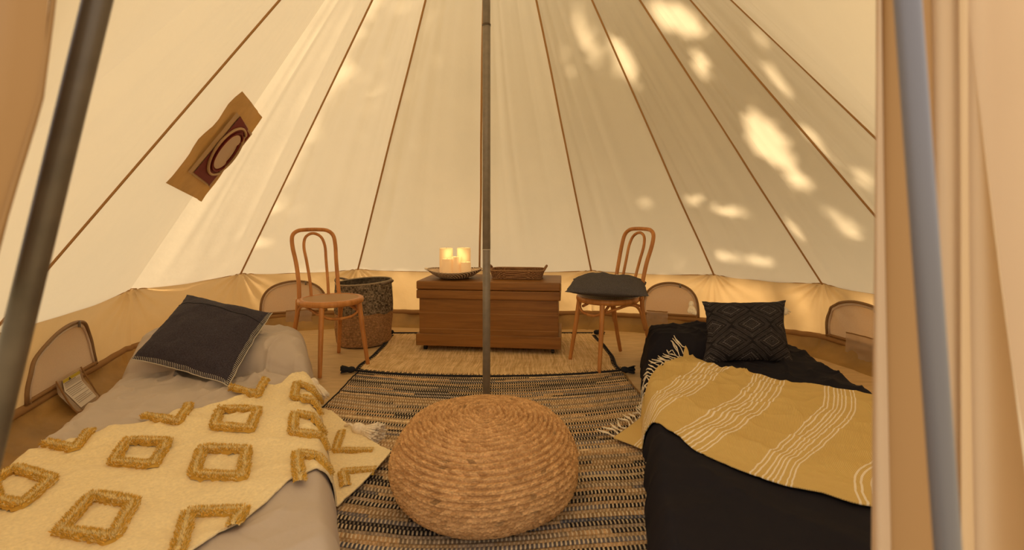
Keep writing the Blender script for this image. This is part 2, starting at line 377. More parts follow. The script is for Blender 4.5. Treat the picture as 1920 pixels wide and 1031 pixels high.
# windows with zips in the wall
def win(name, k, px0, px1, ztop, skew=0.0, pouch=None, label=''):
    s0, s1 = s_of(k, px0), s_of(k, px1); sc = (s0 + s1) / 2
    c = wall_pt(k, sc, JOINZ); e = empty(name, (float(c[0]), float(c[1]), 0)); tag(e, label, kind='structure')
    nu, nvv = 40, 16
    a = np.linspace(0, PI, nu)
    ss = sc - np.cos(a) * (s1 - s0) / 2 * (1 + 0); zz = JOINZ + 0.02 + (np.sin(a) ** 0.62) * (ztop - JOINZ - 0.02) * (1 + skew * np.cos(a))
    V = np.linspace(0, 1, nvv)[:, None]
    Zg = JOINZ + 0.02 + (zz - JOINZ - 0.02)[None] * V; Sg = np.tile(ss, (nvv, 1))
    MB().grid(wall_pt(k, Sg, Zg, off=0.014)).build('mesh_screen', M['mesh'], e)
    pts = wall_pt(k, ss, zz, off=0.018)
    MB().tube(pts, 0.009, 6).build('zip', M['zip'], e)
    pts = wall_pt(k, sc + (ss - sc) * 0.93, JOINZ + .02 + (zz - JOINZ - .02) * .93, off=0.019)
    MB().tube(pts, 0.006, 6).build('piping', M['mesh'], e)
    base = wall_pt(k, np.linspace(s0, s1, 12), np.full(12, JOINZ + 0.03), off=0.018)
    MB().tube(base, 0.010, 6).build('hem', M['binding'], e)
    q = wall_pt(k, ss[nu // 2 + 4], zz[nu // 2 + 4], off=0.03)
    MB().box(q[0] - .007, q[0] + .007, q[1] - .003, q[1] + .003, q[2] - .028, q[2] + .006, bev=.0015).build('zip_pull', M['pole'], e)
    if pouch:
        p0, p1, zt, zb = pouch
        S, Z = np.meshgrid(np.linspace(s_of(k, p0), s_of(k, p1), 14), np.linspace(zb, zt, 14), indexing='ij')
        Pp = wall_pt(k, S, np.maximum(Z, JOINZ), off=0.04); Pp[..., 2] = Z
        Pp[..., :2] += 0.006 * fbm(S * 60, Z * 30, 2, 7)[..., None]
        o = MB().grid(Pp).build('clear_pouch', M['pvc'], e); tag(o, 'clear plastic pouch hanging under the window')
        MB().tube(Pp[:, -1], .004, 5).build('pouch_hem', M['binding'], o)
    return e
win('window_1', 2, 52, 183, 0.42, -0.18, None, 'arched zipped mesh window in the wall beside the bed with the grey sheet')
win('window_2', 4, 488, 612, 0.425, 0.0, (536, 585, .16, .02), 'arched zipped mesh window behind the chair by the woven basket')
win('window_3', 7, 1205, 1310, 0.425, 0.0, (1212, 1252, .17, .015), 'arched zipped mesh window behind the chair with the grey cushion')
win('window_4', 9, 1551, 1690, 0.42, 0.05, (1590, 1655, .20, .0), 'arched zipped mesh window in the wall beside the black bed')

# care label pouch on groundsheet edge by the left bed
def care_label():
    k = 2; s0, s1 = s_of(k, 96), s_of(k, 146); z1, z0 = 0.180, 0.020
    c = wall_pt(k, (s0 + s1) / 2, JOINZ)
    r = empty('care_label', (float(c[0]), float(c[1]), 0.03)); tag(r, 'clear pouch with white printed care label on the wall by the grey bed', 'label')
    S, Z = np.meshgrid(np.linspace(s0, s1, 10), np.linspace(z0, z1, 12), indexing='ij')
    def pp(S, Z, o): 
        P = wall_pt(k, S, np.maximum(Z, JOINZ), off=o); P[..., 2] = Z; q = np.array([CX, CY]) - P[..., :2]; q = q / np.linalg.norm(q, axis=-1)[..., None]
        P[..., :2] += q * (np.maximum(JOINZ - P[..., 2], 0) * .95)[..., None]; return P
    MB().grid(pp(S, Z, .045)).build('pouch', M['pvc'], r)
    edge = [(s0, z1), (s0, z0 + .03), (s0 + (s1 - s0) * .12, z0), (s1 - (s1 - s0) * .1, z0), (s1, z0 + .03), (s1, z1)]
    ep = np.array([pp(np.array(a), np.array(b), .048) for a, b in edge])
    MB().tube(spline(ep, 30), .0035, 6).build('pouch_edge', M['binding'], r)
    a0, a1 = s0 + (s1 - s0) * .2, s0 + (s1 - s0) * .88
    S, Z = np.meshgrid(np.linspace(a0, a1, 6), np.linspace(z0 + .012, z1 - .012, 6), indexing='ij')
    lab = MB().grid(pp(S, Z, .049)).build('paper_insert', M['label'], r)
    S, Z = np.meshgrid(np.linspace(a0, a1, 4), np.linspace(z1 - .027, z1 - .012, 3), indexing='ij')
    MB().grid(pp(S, Z, .051)).build('yellow_header', M['yellow'], lab)
    tz = z1 - .026; sm = a0 + (a1 - a0) * .35
    tri = np.array([pp(np.array(sm - .006), np.array(tz), .053), pp(np.array(sm + .010), np.array(tz), .053), pp(np.array(sm + .002), np.array(tz + .014), .053)])
    MB().add(tri, [[0, 1, 2]]).build('warning_triangle', M['ink'], lab)
    mb = MB()
    for i in range(15):
        z = z1 - .034 - i * .0068
        if i in (4, 10): continue
        e1 = a0 + (a1 - a0) * (0.95 if i % 4 else 0.7)
        S, Z = np.meshgrid(np.linspace(a0 + (a1 - a0) * .06, e1, 4), np.array([z, z + (.0030 if i in (0, 5) else .0018)]), indexing='ij')
        mb.grid(pp(S, Z, .051))
    mb.build('print_lines', M['faintink'], lab)
care_label()

# stove jack patch on the roof panels at the left
def on_roof(px, py, lift=0.012):
    """point of the left roof panels under a given direction, pushed inwards a little"""
    best = None
    d = np.array([(px - 960) / FPX, 1.0, (HOR - py) / FPX])
    for k in (2, 3, 4):
        A = np.array([*RING[k], SEAMZ]); B = np.array([*RING[k + 1], SEAMZ]); T = np.array([CX, CY, APZ])
        n = np.cross(B - A, T - A); n /= np.linalg.norm(n)
        o = np.array([0, 0, CAM_H]); tt = n.dot(A - o) / n.dot(d); p = o + d * tt
        if best is None or tt < best[0]: best = (tt, p, n if n.dot(np.array([CX, CY, 1]) - p) > 0 else -n)
    return best[1] + best[2] * (lift + 0.022)
def patch_grid(c, n=12, lift=0.012, warp=0.0, seed=0):
    c = np.array(c, float)  # TL, TR, BR, BL pixels
    out = np.zeros((n, n, 3))
    for i in range(n):
        for j in range(n):
            a, b = i / (n - 1), j / (n - 1)
            p = (c[0] * (1 - a) + c[1] * a) * (1 - b) + (c[3] * (1 - a) + c[2] * a) * b
            out[i, j] = on_roof(p[0], p[1], lift + warp * float(vnoise(a * 3, b * 5, seed)))
    return out
sj = empty('stove_jack', (0, 0, 0)); sj.parent = ceil; sj.location = (-CX, -CY, 0)
tag(sj, 'tan and maroon stove pipe patch sewn to the canvas')
mb = MB().grid(patch_grid([(443, 163), (486, 214), (374, 374), (300, 336)], 14, 0.004, 0.012, 3)); mb.build('tan_backing', M['patch'], sj)
mb = MB().grid(patch_grid([(432, 202), (466, 244), (386, 346), (340, 314)], 10, 0.015)); mb.build('beige_border', M['trimgrey'], sj)
mb = MB().grid(patch_grid([(438, 209), (461, 246), (384, 341), (350, 315)], 10, 0.019)); mb.build('maroon_panel', M['maroon'], sj)
def ellipse_px(cx, cy, a, b, ang, n=48):
    t = np.linspace(0, 2 * PI, n, endpoint=False); ca, sa = math.cos(ang), math.sin(ang)
    return np.stack([cx + a * np.cos(t) * ca - b * np.sin(t) * sa, cy + a * np.cos(t) * sa + b * np.sin(t) * ca], 1)
EA = -math.radians(53)
ring = np.array([on_roof(*p, 0.024) for p in ellipse_px(412, 275, 52, 22, EA)]); MB().tube(ring, 0.008, 6, closed=True).build('beige_ring', M['trimgrey'], sj)
ring = np.array([on_roof(*p, 0.024) for p in ellipse_px(413, 276, 43, 16, EA)]); MB().tube(ring, 0.006, 6, closed=True).build('maroon_ring', M['maroon'], sj)
rp = np.array([on_roof(*p, 0.023) for p in ellipse_px(413, 276, 38, 14, EA)])
MB().add(np.concatenate([rp, [rp.mean(0)]]), [[i, (i + 1) % 48, 48] for i in range(48)]).build('cream_cover', M['pale'], sj)

# ---------------------------------------------------------------- tree outside, whose gaps let the sun through
LIT = [(1062, 110, 12, 70, -18), (1100, 70, 20, 90, -22), (1166, 110, 26, 70, -28), (1272, 35, 75, 34, 25), (1313, 118, 20, 48, -30), (1424, 70, 14, 34, -25),
       (1454, 146, 14, 55, -40), (1440, 262, 40, 85, -38), (1494, 335, 26, 40, -45), (1530, 262, 14, 60, -42), (1209, 380, 20, 16, 0), (1300, 376, 20, 14, 10), (1370, 396, 50, 12, 15),
       (1395, 485, 75, 16, 8), (1620, 335, 22, 34, -30), (1272, 492, 13, 30, -25), (1235, 500, 8, 24, -20), (1580, 420, 20, 60, -45), (1490, 430, 10, 40, -40), (1530, 590, 12, 30, 10)]
def lit(px, py):
    v = np.zeros_like(px)
    for cx, cy, a, b, ang in LIT:
        r = math.radians(ang); dx, dy = px - cx, py - cy
        u_ = dx * math.cos(r) + dy * math.sin(r); w_ = -dx * math.sin(r) + dy * math.cos(r)
        v = np.maximum(v, 1 - smooth(.72, 1.35, np.sqrt((u_ / a) ** 2 + (w_ / b) ** 2)))
    v = np.maximum(v, smooth(.45, .8, vnoise(px / 30, py / 60, 31)) * (py < 420) * (px > 1020) * 0.6)
    return v
def outside_tree():
    root = empty('tree', (5.2, 5.6, -0.03)); tag(root, 'leafy tree outside behind the tent, casting dappled shade on the canvas', 'tree')
    mb = MB().tube(spline([(5.2, 5.6, -.03), (5.15, 5.5, 1.5), (5.3, 5.4, 3.0), (4.9, 5.2, 4.6)], 16), [.16, .11, .05], 10)
    mb.build('trunk', M['bark'], root)
    b = MB()
    for e in [(3.2, 5.2, 3.4), (3.6, 3.8, 4.0), (2.6, 4.6, 4.8), (5.5, 3.5, 3.2), (1.6, 5.6, 4.2)]:
        b.tube(spline([(5.25, 5.45, 2.6), ((5.25 + e[0]) / 2, (5.4 + e[1]) / 2, e[2] - .2), e], 10), [.04, .012], 6)
    b.build('branch', M['bark'], root)
    n = 90000
    # leaves grown where their shade falls on the canvas around the gaps
    ks = RNG.randint(4, 13, n); S = RNG.rand(n); T_ = RNG.rand(n) * 0.95
    keep = np.zeros(n, bool); Q = np.zeros((n, 3))
    for k in range(4, 13):
        i = ks == k; Q[i] = roof_pt(k, S[i], T_[i])
    px = 960 + FPX * Q[:, 0] / Q[:, 1]; py = HOR - FPX * (Q[:, 2] - CAM_H) / Q[:, 1]
    rel = RNG.rand(n) > T_ * 0.9      # thin the samples where the panel narrows
    dens = np.where(px < 1000, smooth(560, 1000, px) * 0.6 + 0.25 * smooth(60, 450, py), 1.0)
    dens = dens * (0.12 + 0.88 * np.where(px > 1060, smooth(-200, 20, py), smooth(-160, 260, py)))
    keep = rel & (lit(px, py) < RNG.rand(n)) & (RNG.rand(n) < dens)
    Q = Q[keep]; m = len(Q)
    D = np.array(SUN_DIR); C = Q + D[None] * (1.8 + 1.6 * RNG.rand(m))[:, None]
    a1 = RNG.randn(m, 3); a1 -= 0.6 * (a1 @ D)[:, None] * D; a1 /= np.linalg.norm(a1, axis=1)[:, None]
    a2 = np.cross(a1, D + 0.5 * RNG.randn(m, 3)); a2 /= np.linalg.norm(a2, axis=1)[:, None]
    L_ = 0.055 + 0.03 * RNG.rand(m)[:, None]; W_ = L_ * 0.55
    V = np.stack([C - a1 * L_, C - a2 * W_, C + a1 * L_, C + a2 * W_], 1)
    F = np.arange(m * 4).reshape(m, 4)
    o = MB().add(V, F).build('foliage', M['leaf'], root, smooth_=False); tag(o, kind='stuff')
    # crown mass farther out, above and behind the gaps
outside_tree()

# ---------------------------------------------------------------- poles
def pole():
    x, y = CX, 2.5
    r = empty('centre_pole', (x, y, 0)); tag(r, 'grey metal centre pole standing in the middle of the tent behind the pouf', 'pole')
    joints = [0.012, 0.81, 1.978, 3.27]
    for i in range(3):
        z0, z1 = joints[i], joints[i + 1]; R = .0200 if i != 1 else .0206
        MB().lathe([(R * .9, z0), (R, z0 + .002), (R, z1 - .003), (R * .9, z1)], 28, x, y).build('pole_section', M['pole'], r)
    MB().lathe([(.033, .003), (.033, .010), (.021, .014)], 24, x, y).build('foot', M['rubber'], r)
    MB().lathe([(.0225, 1.974), (.0225, 1.982)], 24, x, y).build('joint_ring', M['darkpole'], r)
    MB().lathe([(.0212, .808), (.0212, .812)], 24, x, y).build('joint_ring', M['thread'], r)
pole()
def aframe():
    r = empty('door_frame', (-0.1, 0.42, 0)); tag(r, 'dark steel A-frame of tent door, bar slanting across the upper left', 'tent pole')
    MB().tube(np.array([(-.643, .42, 0), (-.16, .42, 2.0)]), .0104, 24).build('left_upright', M['darkpole'], r)
    MB().tube(np.array([(.337, .31, 0), (.19, .31, 2.0)]), .0072, 24).build('right_upright', M['bluepole'], r)
    MB().tube(spline([(-.16, .42, 2.0), (-.10, .42, 2.10), (0.02, .40, 2.14), (.14, .33, 2.10), (.19, .31, 2.0)], 20), .0115, 16).build('top_bend', M['darkpole'], r)
aframe()

# door flaps tied back on both sides
def flap_right():
    r = empty('door_flap', (0.36, 0.38, 0)); tag(r, 'cream canvas door flap with brown edge hanging behind the blurred right pole', 'door flap')
    def X(px, y): return (px - 960) / FPX * y
    z = np.linspace(0.02, 1.95, 60)
    tz = np.clip((1.42 - z) / 1.0, 0, 1.2)      # 0 near the top of the view
    def sheet(name, m, pts, lab=None):
        # pts: list of (px_top, px_bottom, depth)
        P = np.array([[(X(a + (b - a) * q, d) + .002 * math.sin(q * 6 + i), d, zz) for q, zz in zip(tz, z)] for i, (a, b, d) in enumerate(pts)])
        f = np.linspace(0, len(pts) - 1, len(pts) * 5); P2 = np.array([spline(P[:, j], len(f)) for j in range(P.shape[1])]).transpose(1, 0, 2)
        o = MB().grid(P2).build(name, m, r)
        if lab: tag(o, lab)
        return o
    sheet('edge_fold', M['flap'], [(1638, 1638, .400), (1641, 1648, .386), (1646, 1662, .384), (1650, 1680, .392)])
    sheet('brown_border', M['binding'], [(1636, 1655, .410), (1644, 1672, .392), (1680, 1705, .388), (1716, 1750, .392), (1740, 1785, .405)], 'brown border of the door flap')
    sheet('canvas_sheet', M['flap'], [(1716, 1765, .410), (1750, 1785, .400), (1800, 1815, .404), (1850, 1850, .398), (1900, 1905, .41), (1990, 1990, .42), (2120, 2120, .40)])
    sheet('seam_strip', M['trimgrey'], [(1786, 1815, .3985), (1798, 1824, .3975), (1812, 1832, .3985)], 'darker seam strip of the door flap')
flap_right()
def flap_left():
    r = empty('door_flap', (-0.45, 0.36, 0)); tag(r, 'folded brown door flap at the upper left edge beside the dark slanting pole', 'door flap')
    z = np.linspace(0.9, 1.9, 50); y = .37
    edge = np.interp(z, [CAM_H - .04, CAM_H + .03, CAM_H + .09, CAM_H + .17, 1.9], [-20, 30, 75, 100, 220])
    x0 = (edge - 960) / FPX * y
    cols = []
    for i, o in enumerate(np.linspace(0, .35, 24)):
        cols.append(np.stack([x0 - o, y + .012 * np.sin(o * 60 + z * 3) + 0 * z + o * .05, z], 1))
    MB().grid(np.array(cols)).build('flap_sheet', M['binding'], r)
    MB().tube(np.stack([x0, 0 * z + y, z], 1), .002, 6).build('flap_hem', M['binding'], r)
flap_left()

# ---------------------------------------------------------------- rugs
def dark_rug():
    x0, x1, y0, y1 = -.965, .695, .95, 3.06
    ncx, ncy = 124, 102; su, sv = 5, 5
    nu, nv = ncx * su + 1, ncy * sv + 1
    U = np.linspace(0, ncx, nu); Vv = np.linspace(0, ncy, nv); UU, VV = np.meshgrid(U, Vv, indexing='ij')
    row = np.minimum(np.floor(VV), ncy - 1).astype(int); colm = np.minimum(np.floor(UU), ncx - 1).astype(int)
    pal = np.array([(.36, .22, .105), (.44, .29, .15), (.25, .18, .12), (.016, .012, .014), (.31, .20, .10), (.13, .11, .11), (.07, .07, .09), (.50, .36, .20)])
    pA = [.14, .08, .16, .36, .10, .10, .04, .02]; pB = [.28, .20, .16, .08, .16, .06, .02, .04]
    cell = np.zeros((ncx, ncy, 3))
    for j in range(ncy):
        pp = pA if j % 2 == 0 else pB; base_i = RNG.choice(len(pal), p=pp); i = base_i; c = 0
        while c < ncx:
            L = RNG.randint(8, 40); cell[c:c + L, j] = pal[i] * (0.75 + .5 * RNG.rand()); c += L
            i = RNG.choice(len(pal), p=pp) if RNG.rand() < .65 else base_i
    cell *= 0.72 + 0.56 * RNG.rand(ncx, ncy, 1)
    fx = UU - colm; fy = VV - row
    bold = (row % 2 == 0)
    cream = np.array([.66, .53, .35])
    wstr = np.where(bold, 1.0, .45) * (0.75 + 0.25 * (vnoise(UU / 14, VV / 3, 13) > -0.2))
    C = cell[colm, row]
    warpw = np.where(bold, (fx > .55) & (np.abs(fy - .5) < .42), (np.abs(fx - .25) < .2) & (np.abs(fy - .5) < .3))
    k = warpw * wstr
    C = C * (1 - k[..., None]) + cream * k[..., None]
    thin = (fy > .84); C = np.where(thin[..., None], C * .35, C)
    H = 0.0035 * np.sqrt(np.clip(np.sin(PI * fy), 0, 1)) + 0.0012 * np.sin(2 * PI * fx + PI * (row % 2)) + .006
    X = x0 + (x1 - x0) * UU / ncx + .010 * vnoise(VV / 6, 0 * VV, 3) * (1 if True else 0)
    Y = y0 + (y1 - y0) * (np.floor(VV / 2) * 2 + np.where(VV % 2 < 1, (VV % 2) * 1.2, 1.2 + (VV % 2 - 1) * .8)) / ncy + 0.018 * vnoise(UU / 40, VV / 30, 6) + .006 * vnoise(UU / 9, VV / 9, 8) - .12 * (1 - ((X + .13) / .83) ** 2) + .06
    edge = np.minimum(np.minimum(UU, ncx - UU), np.minimum(VV, ncy - VV)); H = H * np.clip(edge * 2, 0.0, 1) + .0015
    r = empty('woven_rug', (-.13, 2.0, 0)); tag(r, 'dark flecked flatwoven rug with rows of black, tan and cream under the pouf', 'rug')
    MB().grid(np.stack([X, Y, H], -1), c=C.reshape(-1, 3)).build('woven_field', M['tinted'], r)
    for s, xx in ((-1, 0), (1, nu - 1)):
        y = Y[xx]; n = 150
        pts = np.stack([X[xx] + s * (.004 + .007 * np.abs(vnoise(y * 30, y * 0, 2))), y, 0 * y + .005], 1)
        MB().tube(pts[::2], .0038, 6).build('selvedge', M['darkthread'] if s < 0 else M['binding'], r)
dark_rug()

def tassel(mb, top, d, length, rad, n=26, knot=True, c=(1, 1, 1), seed=0, droop=0.0):
    rs = np.random.RandomState(seed); top = np.array(top, float); d = np.array(d, float); d /= np.linalg.norm(d)
    up = np.array([0, 0, 1.0]) if abs(d[2]) < .9 else np.array([1.0, 0, 0]); a = np.cross(d, up); a /= np.linalg.norm(a); b = np.cross(d, a)
    if knot:
        prof = []
        for i in range(9):
            t = i / 8 * PI; prof.append(top + d * (rad * .9 * (1 - math.cos(t))))
        mb.tube(prof, [0.001, rad * .55, rad * .72, rad * .6, rad * .42], 10, c=c)
    for i in range(n):
        an = rs.rand() * 2 * PI; q = math.sqrt(rs.rand()); off = (a * math.cos(an) + b * math.sin(an)) * q
        p0 = top + d * rad * 1.3 + off * rad * .35; p1 = top + d * (length * .6) + off * rad * .75; p2 = top + d * length * (.9 + .15 * rs.rand()) + off * rad * (1.0 + .4 * rs.rand())
        p1[2] -= droop * .4; p2[2] -= droop
        for p in (p1, p2): p[2] = max(p[2], .009) if top[2] < .1 else p[2]
        mb.tube(spline([p0, p1, p2], 5), rad * .13, 5, c=np.array(c) * (.85 + .3 * rs.rand()))
    return mb

def light_rug():
    x0, x1, y0, y1 = -.985, .69, 3.0, 4.02
    n1, n2 = 1000, 60; UU, VV = np.meshgrid(np.linspace(0, 1, n1), np.linspace(0, 1, n2), indexing='ij')
    X = x0 + (x1 - x0) * UU + .012 * vnoise(VV * 6, 0 * VV, 31); Y = y0 + (y1 - y0) * VV - .085 * (1 - ((UU - .5) * 2) ** 2) * (1 - VV) ** 2 + .03 * (1 - VV) * (np.abs(UU - .5) * 2) ** 4
    fine = vnoise(UU * 330, VV * 13, 5)
    H = .013 + .0016 * fine + .003 * vnoise(UU * 6, VV * 4, 9)
    e = np.minimum(np.minimum(UU, 1 - UU) * 1.6, np.minimum(VV, 1 - VV)); H = np.where(e < .002, .007, H)
    c0 = np.array([.78, .57, .31]); c1 = np.array([.52, .34, .15]); k = np.clip(.5 + .55 * fine + .25 * vnoise(UU * 30, VV * 40, 12), 0, 1)[..., None]
    C = c0 * k + c1 * (1 - k)
    r = empty('jute_rug', (-.15, 3.5, 0)); tag(r, 'natural tan jute rug with black stitched edge under the wooden chest', 'rug')
    MB().grid(np.stack([X, Y, H], -1), c=C.reshape(-1, 3)).build('jute_field', M['tinted'], r)
    lines = [('front', X[:, 0], Y[:, 0]), ('back', X[:, -1], Y[:, -1]), ('side', X[0], Y[0]), ('side', X[-1], Y[-1])]
    for nm, xs, ys in lines:
        pts = np.stack([xs, ys, 0 * xs + .014], 1); pts = spline(pts[::6], 150)
        mb = MB().tube(pts, .0065, 6)
        T = np.gradient(pts, axis=0); T /= np.linalg.norm(T, axis=1)[:, None]; cen = np.array([-.15, 3.5, .014])
        nst = 90 if nm != 'side' else 60
        for i in np.linspace(2, len(pts) - 3, nst).astype(int):
            p = pts[i]; nn = np.array([-T[i][1], T[i][0], 0]); nn *= np.sign(nn.dot(cen - p))
            mb.tube([p + nn * .002, p + nn * .014 + T[i] * .005 + [0, 0, .005], p + nn * .026 + T[i] * .008 + [0, 0, .002]], .0020, 4)
        mb.build('stitched_edge', M['darkthread'], r)
    for i, (cx, cy, dx, dy) in enumerate([(X[0, 0], Y[0, 0], -1, -.15), (X[-1, 0], Y[-1, 0], 1, -.25), (X[0, -1], Y[0, -1], -1, .3), (X[-1, -1], Y[-1, -1], 1, .2)]):
        tassel(MB(), (cx, cy, .020), (dx, dy, -.04), .085, .028, 40, c=(1, 1, 1), seed=i).build('tassel', M['darkthread'], r)
light_rug()

# ---------------------------------------------------------------- beds
def quad_d(q, x, y):
    q = np.array(q); d = []
    for i in range(4):
        a, b = q[i], q[(i + 1) % 4]; e = (b - a) / np.linalg.norm(b - a); d.append((x - a[0]) * -e[1] + (y - a[1]) * e[0])
    return d    # positive inside for counter-clockwise quads
# counter-clockwise: near-left, near-right, far-right, far-left
QL = [(-1.36, .80), (-.225, .80), (-1.285, 3.06), (-2.26, 3.02)]
QR = [(.245, .80), (1.50, .80), (1.86, 3.16), (.905, 3.36)]
def smin(a, b, k):
    h = np.clip(.5 + .5 * (b - a) / k, 0, 1); return b * (1 - h) + a * h - k * h * (1 - h)
def bed_h(q, hb, x, y, e=0.0, pil=0.14, plen=0.56, r=0.065, wr=1.0, insr=0.0):
    d = quad_d(q, x, y); m = smin(smin(d[0], d[1], .05), smin(d[2], d[3], .05), .08) + e
    t = np.clip(m / r, 0, 1); H = hb * np.sqrt(np.clip(1 - (1 - t) ** 2, 0, 1))
    dh = d[2]; ds = smin(d[1] - insr, d[3], .05)
    a = np.clip((plen - dh + 0.03 * vnoise(x * 6, y * 3, 2)) / .16, 0, 1); a = np.sqrt(np.clip(1 - (1 - a) ** 2, 0, 1)) * smooth(-.02, .16, dh + e)
    b = np.clip((ds + e - .02) / .14, 0, 1); b = np.sqrt(np.clip(1 - (1 - b) ** 2, 0, 1))
    H = H + pil * a * b * (0.88 + .12 * np.cos((dh - .28) * 5))
    if wr:
        f = np.clip(m / .05, 0, 1)
        H = H + wr * f * (.010 * ridge(x * 5 + y * 2.2 + .6 * vnoise(x * 4, y * 4, 5), y * 2.2 - x, 3) + .007 * ridge(x * 3 - y * 6, x * 4 + y, 7) + .006 * ridge(x * 11 + fbm(x*5,y*5,2,4), y * 8 + fbm(x*6,y*6,2,5), 17) * smooth(1.6, .6, dh) + .003 * fbm(x * 14, y * 14, 2, 9))
        cz = lambda a_, b_, sd: np.clip(1 - np.abs(vnoise(a_, b_, sd)) * 2.2, 0, 1) ** 2
        H = H + wr * f * smooth(2.4, .4, dh) * (.022 * cz(x * 4 + y * 1.5 + .5 * vnoise(x * 7, y * 7, 1), y * 5 - x + .4 * vnoise(x * 6, y * 6, 9), 23) + .014 * cz(x * 9 - y * 5, y * 9 + x * 3, 27))
        H = H + wr * .010 * smooth(.75, .5, dh) * smooth(.40, .52, dh) * ridge((x + y * .3) * 6, y * 2, 15)
    return H
def HL(x, y, e=0.0, wr=1.0): return bed_h(QL, .160, x, y, e, pil=.155, plen=.56, wr=wr)
def HR(x, y, e=0.0, wr=1.0): return bed_h(QR, .160, x, y, e, pil=.11, wr=wr * .8, insr=.30)
def bed(name, q, Hf, mt, label):
    q = np.array(q); 
    def cl(n): 
        t = np.linspace(0, 1, n); ed = .06 * (1 - np.cos(np.linspace(0, PI / 2, 14)))
        return np.concatenate([ed[:-1], np.linspace(.06, .94, n), (1 - ed[::-1])[1:]])
    s = cl(170); t = cl(300); S, T_ = np.meshgrid(s, t, indexing='ij')
    P = ((1 - S)[..., None] * q[0] + S[..., None] * q[1]) * (1 - T_)[..., None] + ((1 - S)[..., None] * q[3] + S[..., None] * q[2]) * T_[..., None]
    X, Y = P[..., 0], P[..., 1]; Z = Hf(X, Y)
    # slight in and out of the hanging side
    c = q.mean(0); r = empty(name, (c[0], c[1], 0)); tag(r, label, 'bed')
    fold = .012 * ridge(Y * 9, X * 5, 4) * np.exp(-(Z / .12) ** 2)
    X2 = X + np.where(S > .5, 1, -1) * fold
    MB().grid(np.stack([X2, Y, Z], -1)).build('sheet', mt, r)
    mbm = MB()
    ins = c + (q - c) * .93
    lo = [(a[0], a[1], .012) for a in ins]; hi = [(a[0], a[1], .13) for a in ins]
    mbm.add(lo + hi, [[0, 3, 2, 1], [4, 5, 6, 7], [0, 1, 5, 4], [1, 2, 6, 5], [2, 3, 7, 6], [3, 0, 4, 7]]); mbm.build('mattress', M['label'], r, smooth_=False)
    return r
bl = bed('bed', QL, HL, M['sheet'], 'low floor bed with wrinkled taupe grey sheet and pillow under it')
br = bed('bed', QR, HR, M['blacksheet'], 'low floor bed with black sheet beside the door flap')

def hit(px, py, Hf, lift=0.0):
    y = np.arange(.6, 4.6, .0015); x = (px - 960) / FPX * y; z = CAM_H - (py - HOR) / FPX * y
    h = Hf(x, y) + lift; i = np.argmax(z <= h); return np.array([x[i], y[i], h[i]])
def netgrid(cols, nu, nv):
    """cols: list of rows of (x, y) control points -> smooth grid"""
    cols = [np.array(c, float) for c in cols]
    A = np.array([spline(c, nv) for c in cols]); return np.array([spline(A[:, j], nu) for j in range(nv)]).transpose(1, 0, 2)

# left throw ---------------------------------------------------------
def HLt(x, y): return np.maximum(np.maximum(HL(x, y, .014, wr=.45), HL(x, y, .004)), .014) + .011
NL = netgrid([[(-1.70, 1.22), (-1.30, 1.0), (-.98, .82)],
              [(-1.69, 1.50), (-1.25, 1.27), (-.86, 1.02)],
              [(-1.58, 1.74), (-1.15, 1.45), (-.757, 1.150)],
              [(-1.22, 2.155), (-.94, 1.78), (-.67, 1.45)],
              [(-1.075, 2.44), (-.84, 2.0), (-.60, 1.52)],
              [(-.995, 2.42), (-.785, 1.98), (-.575, 1.565)],
              [(-.87, 2.32), (-.70, 1.95), (-.560, 1.62)],
              [(-.66, 2.10), (-.59, 1.92), (-.525, 1.74)],
              [(-.484, 1.93), (-.486, 1.90), (-.49, 1.87)]], 420, 170)
X, Y = NL[..., 0], NL[..., 1]
Z = HLt(X, Y)
ee = .0018 * fbm(X * 40, Y * 40, 2, 3) + .005 * ridge(X * 3 + Y * 3, Y * 5 - X * 2, 12) * smooth(.02, .1, Z)
Z = Z + np.maximum(ee, -.002) + np.where(HL(X, Y, 0.0) < .01, .006 + .012 * np.clip(fbm(X * 5, Y * 5, 2, 8), 0, 1), 0)
tl = empty('throw_blanket', (-1.1, 1.7, .16)); tag(tl, 'cream throw with shaggy mustard diamonds lying over the grey bed', 'blanket')
o = MB().grid(np.stack([X, Y, Z], -1)).build('woven_cloth', M['throw'], tl)
sm = o.modifiers.new('thick', 'SOLIDIFY'); sm.thickness = .006; sm.offset = 1
def HLs(x, y): return HLt(x, y) + .004

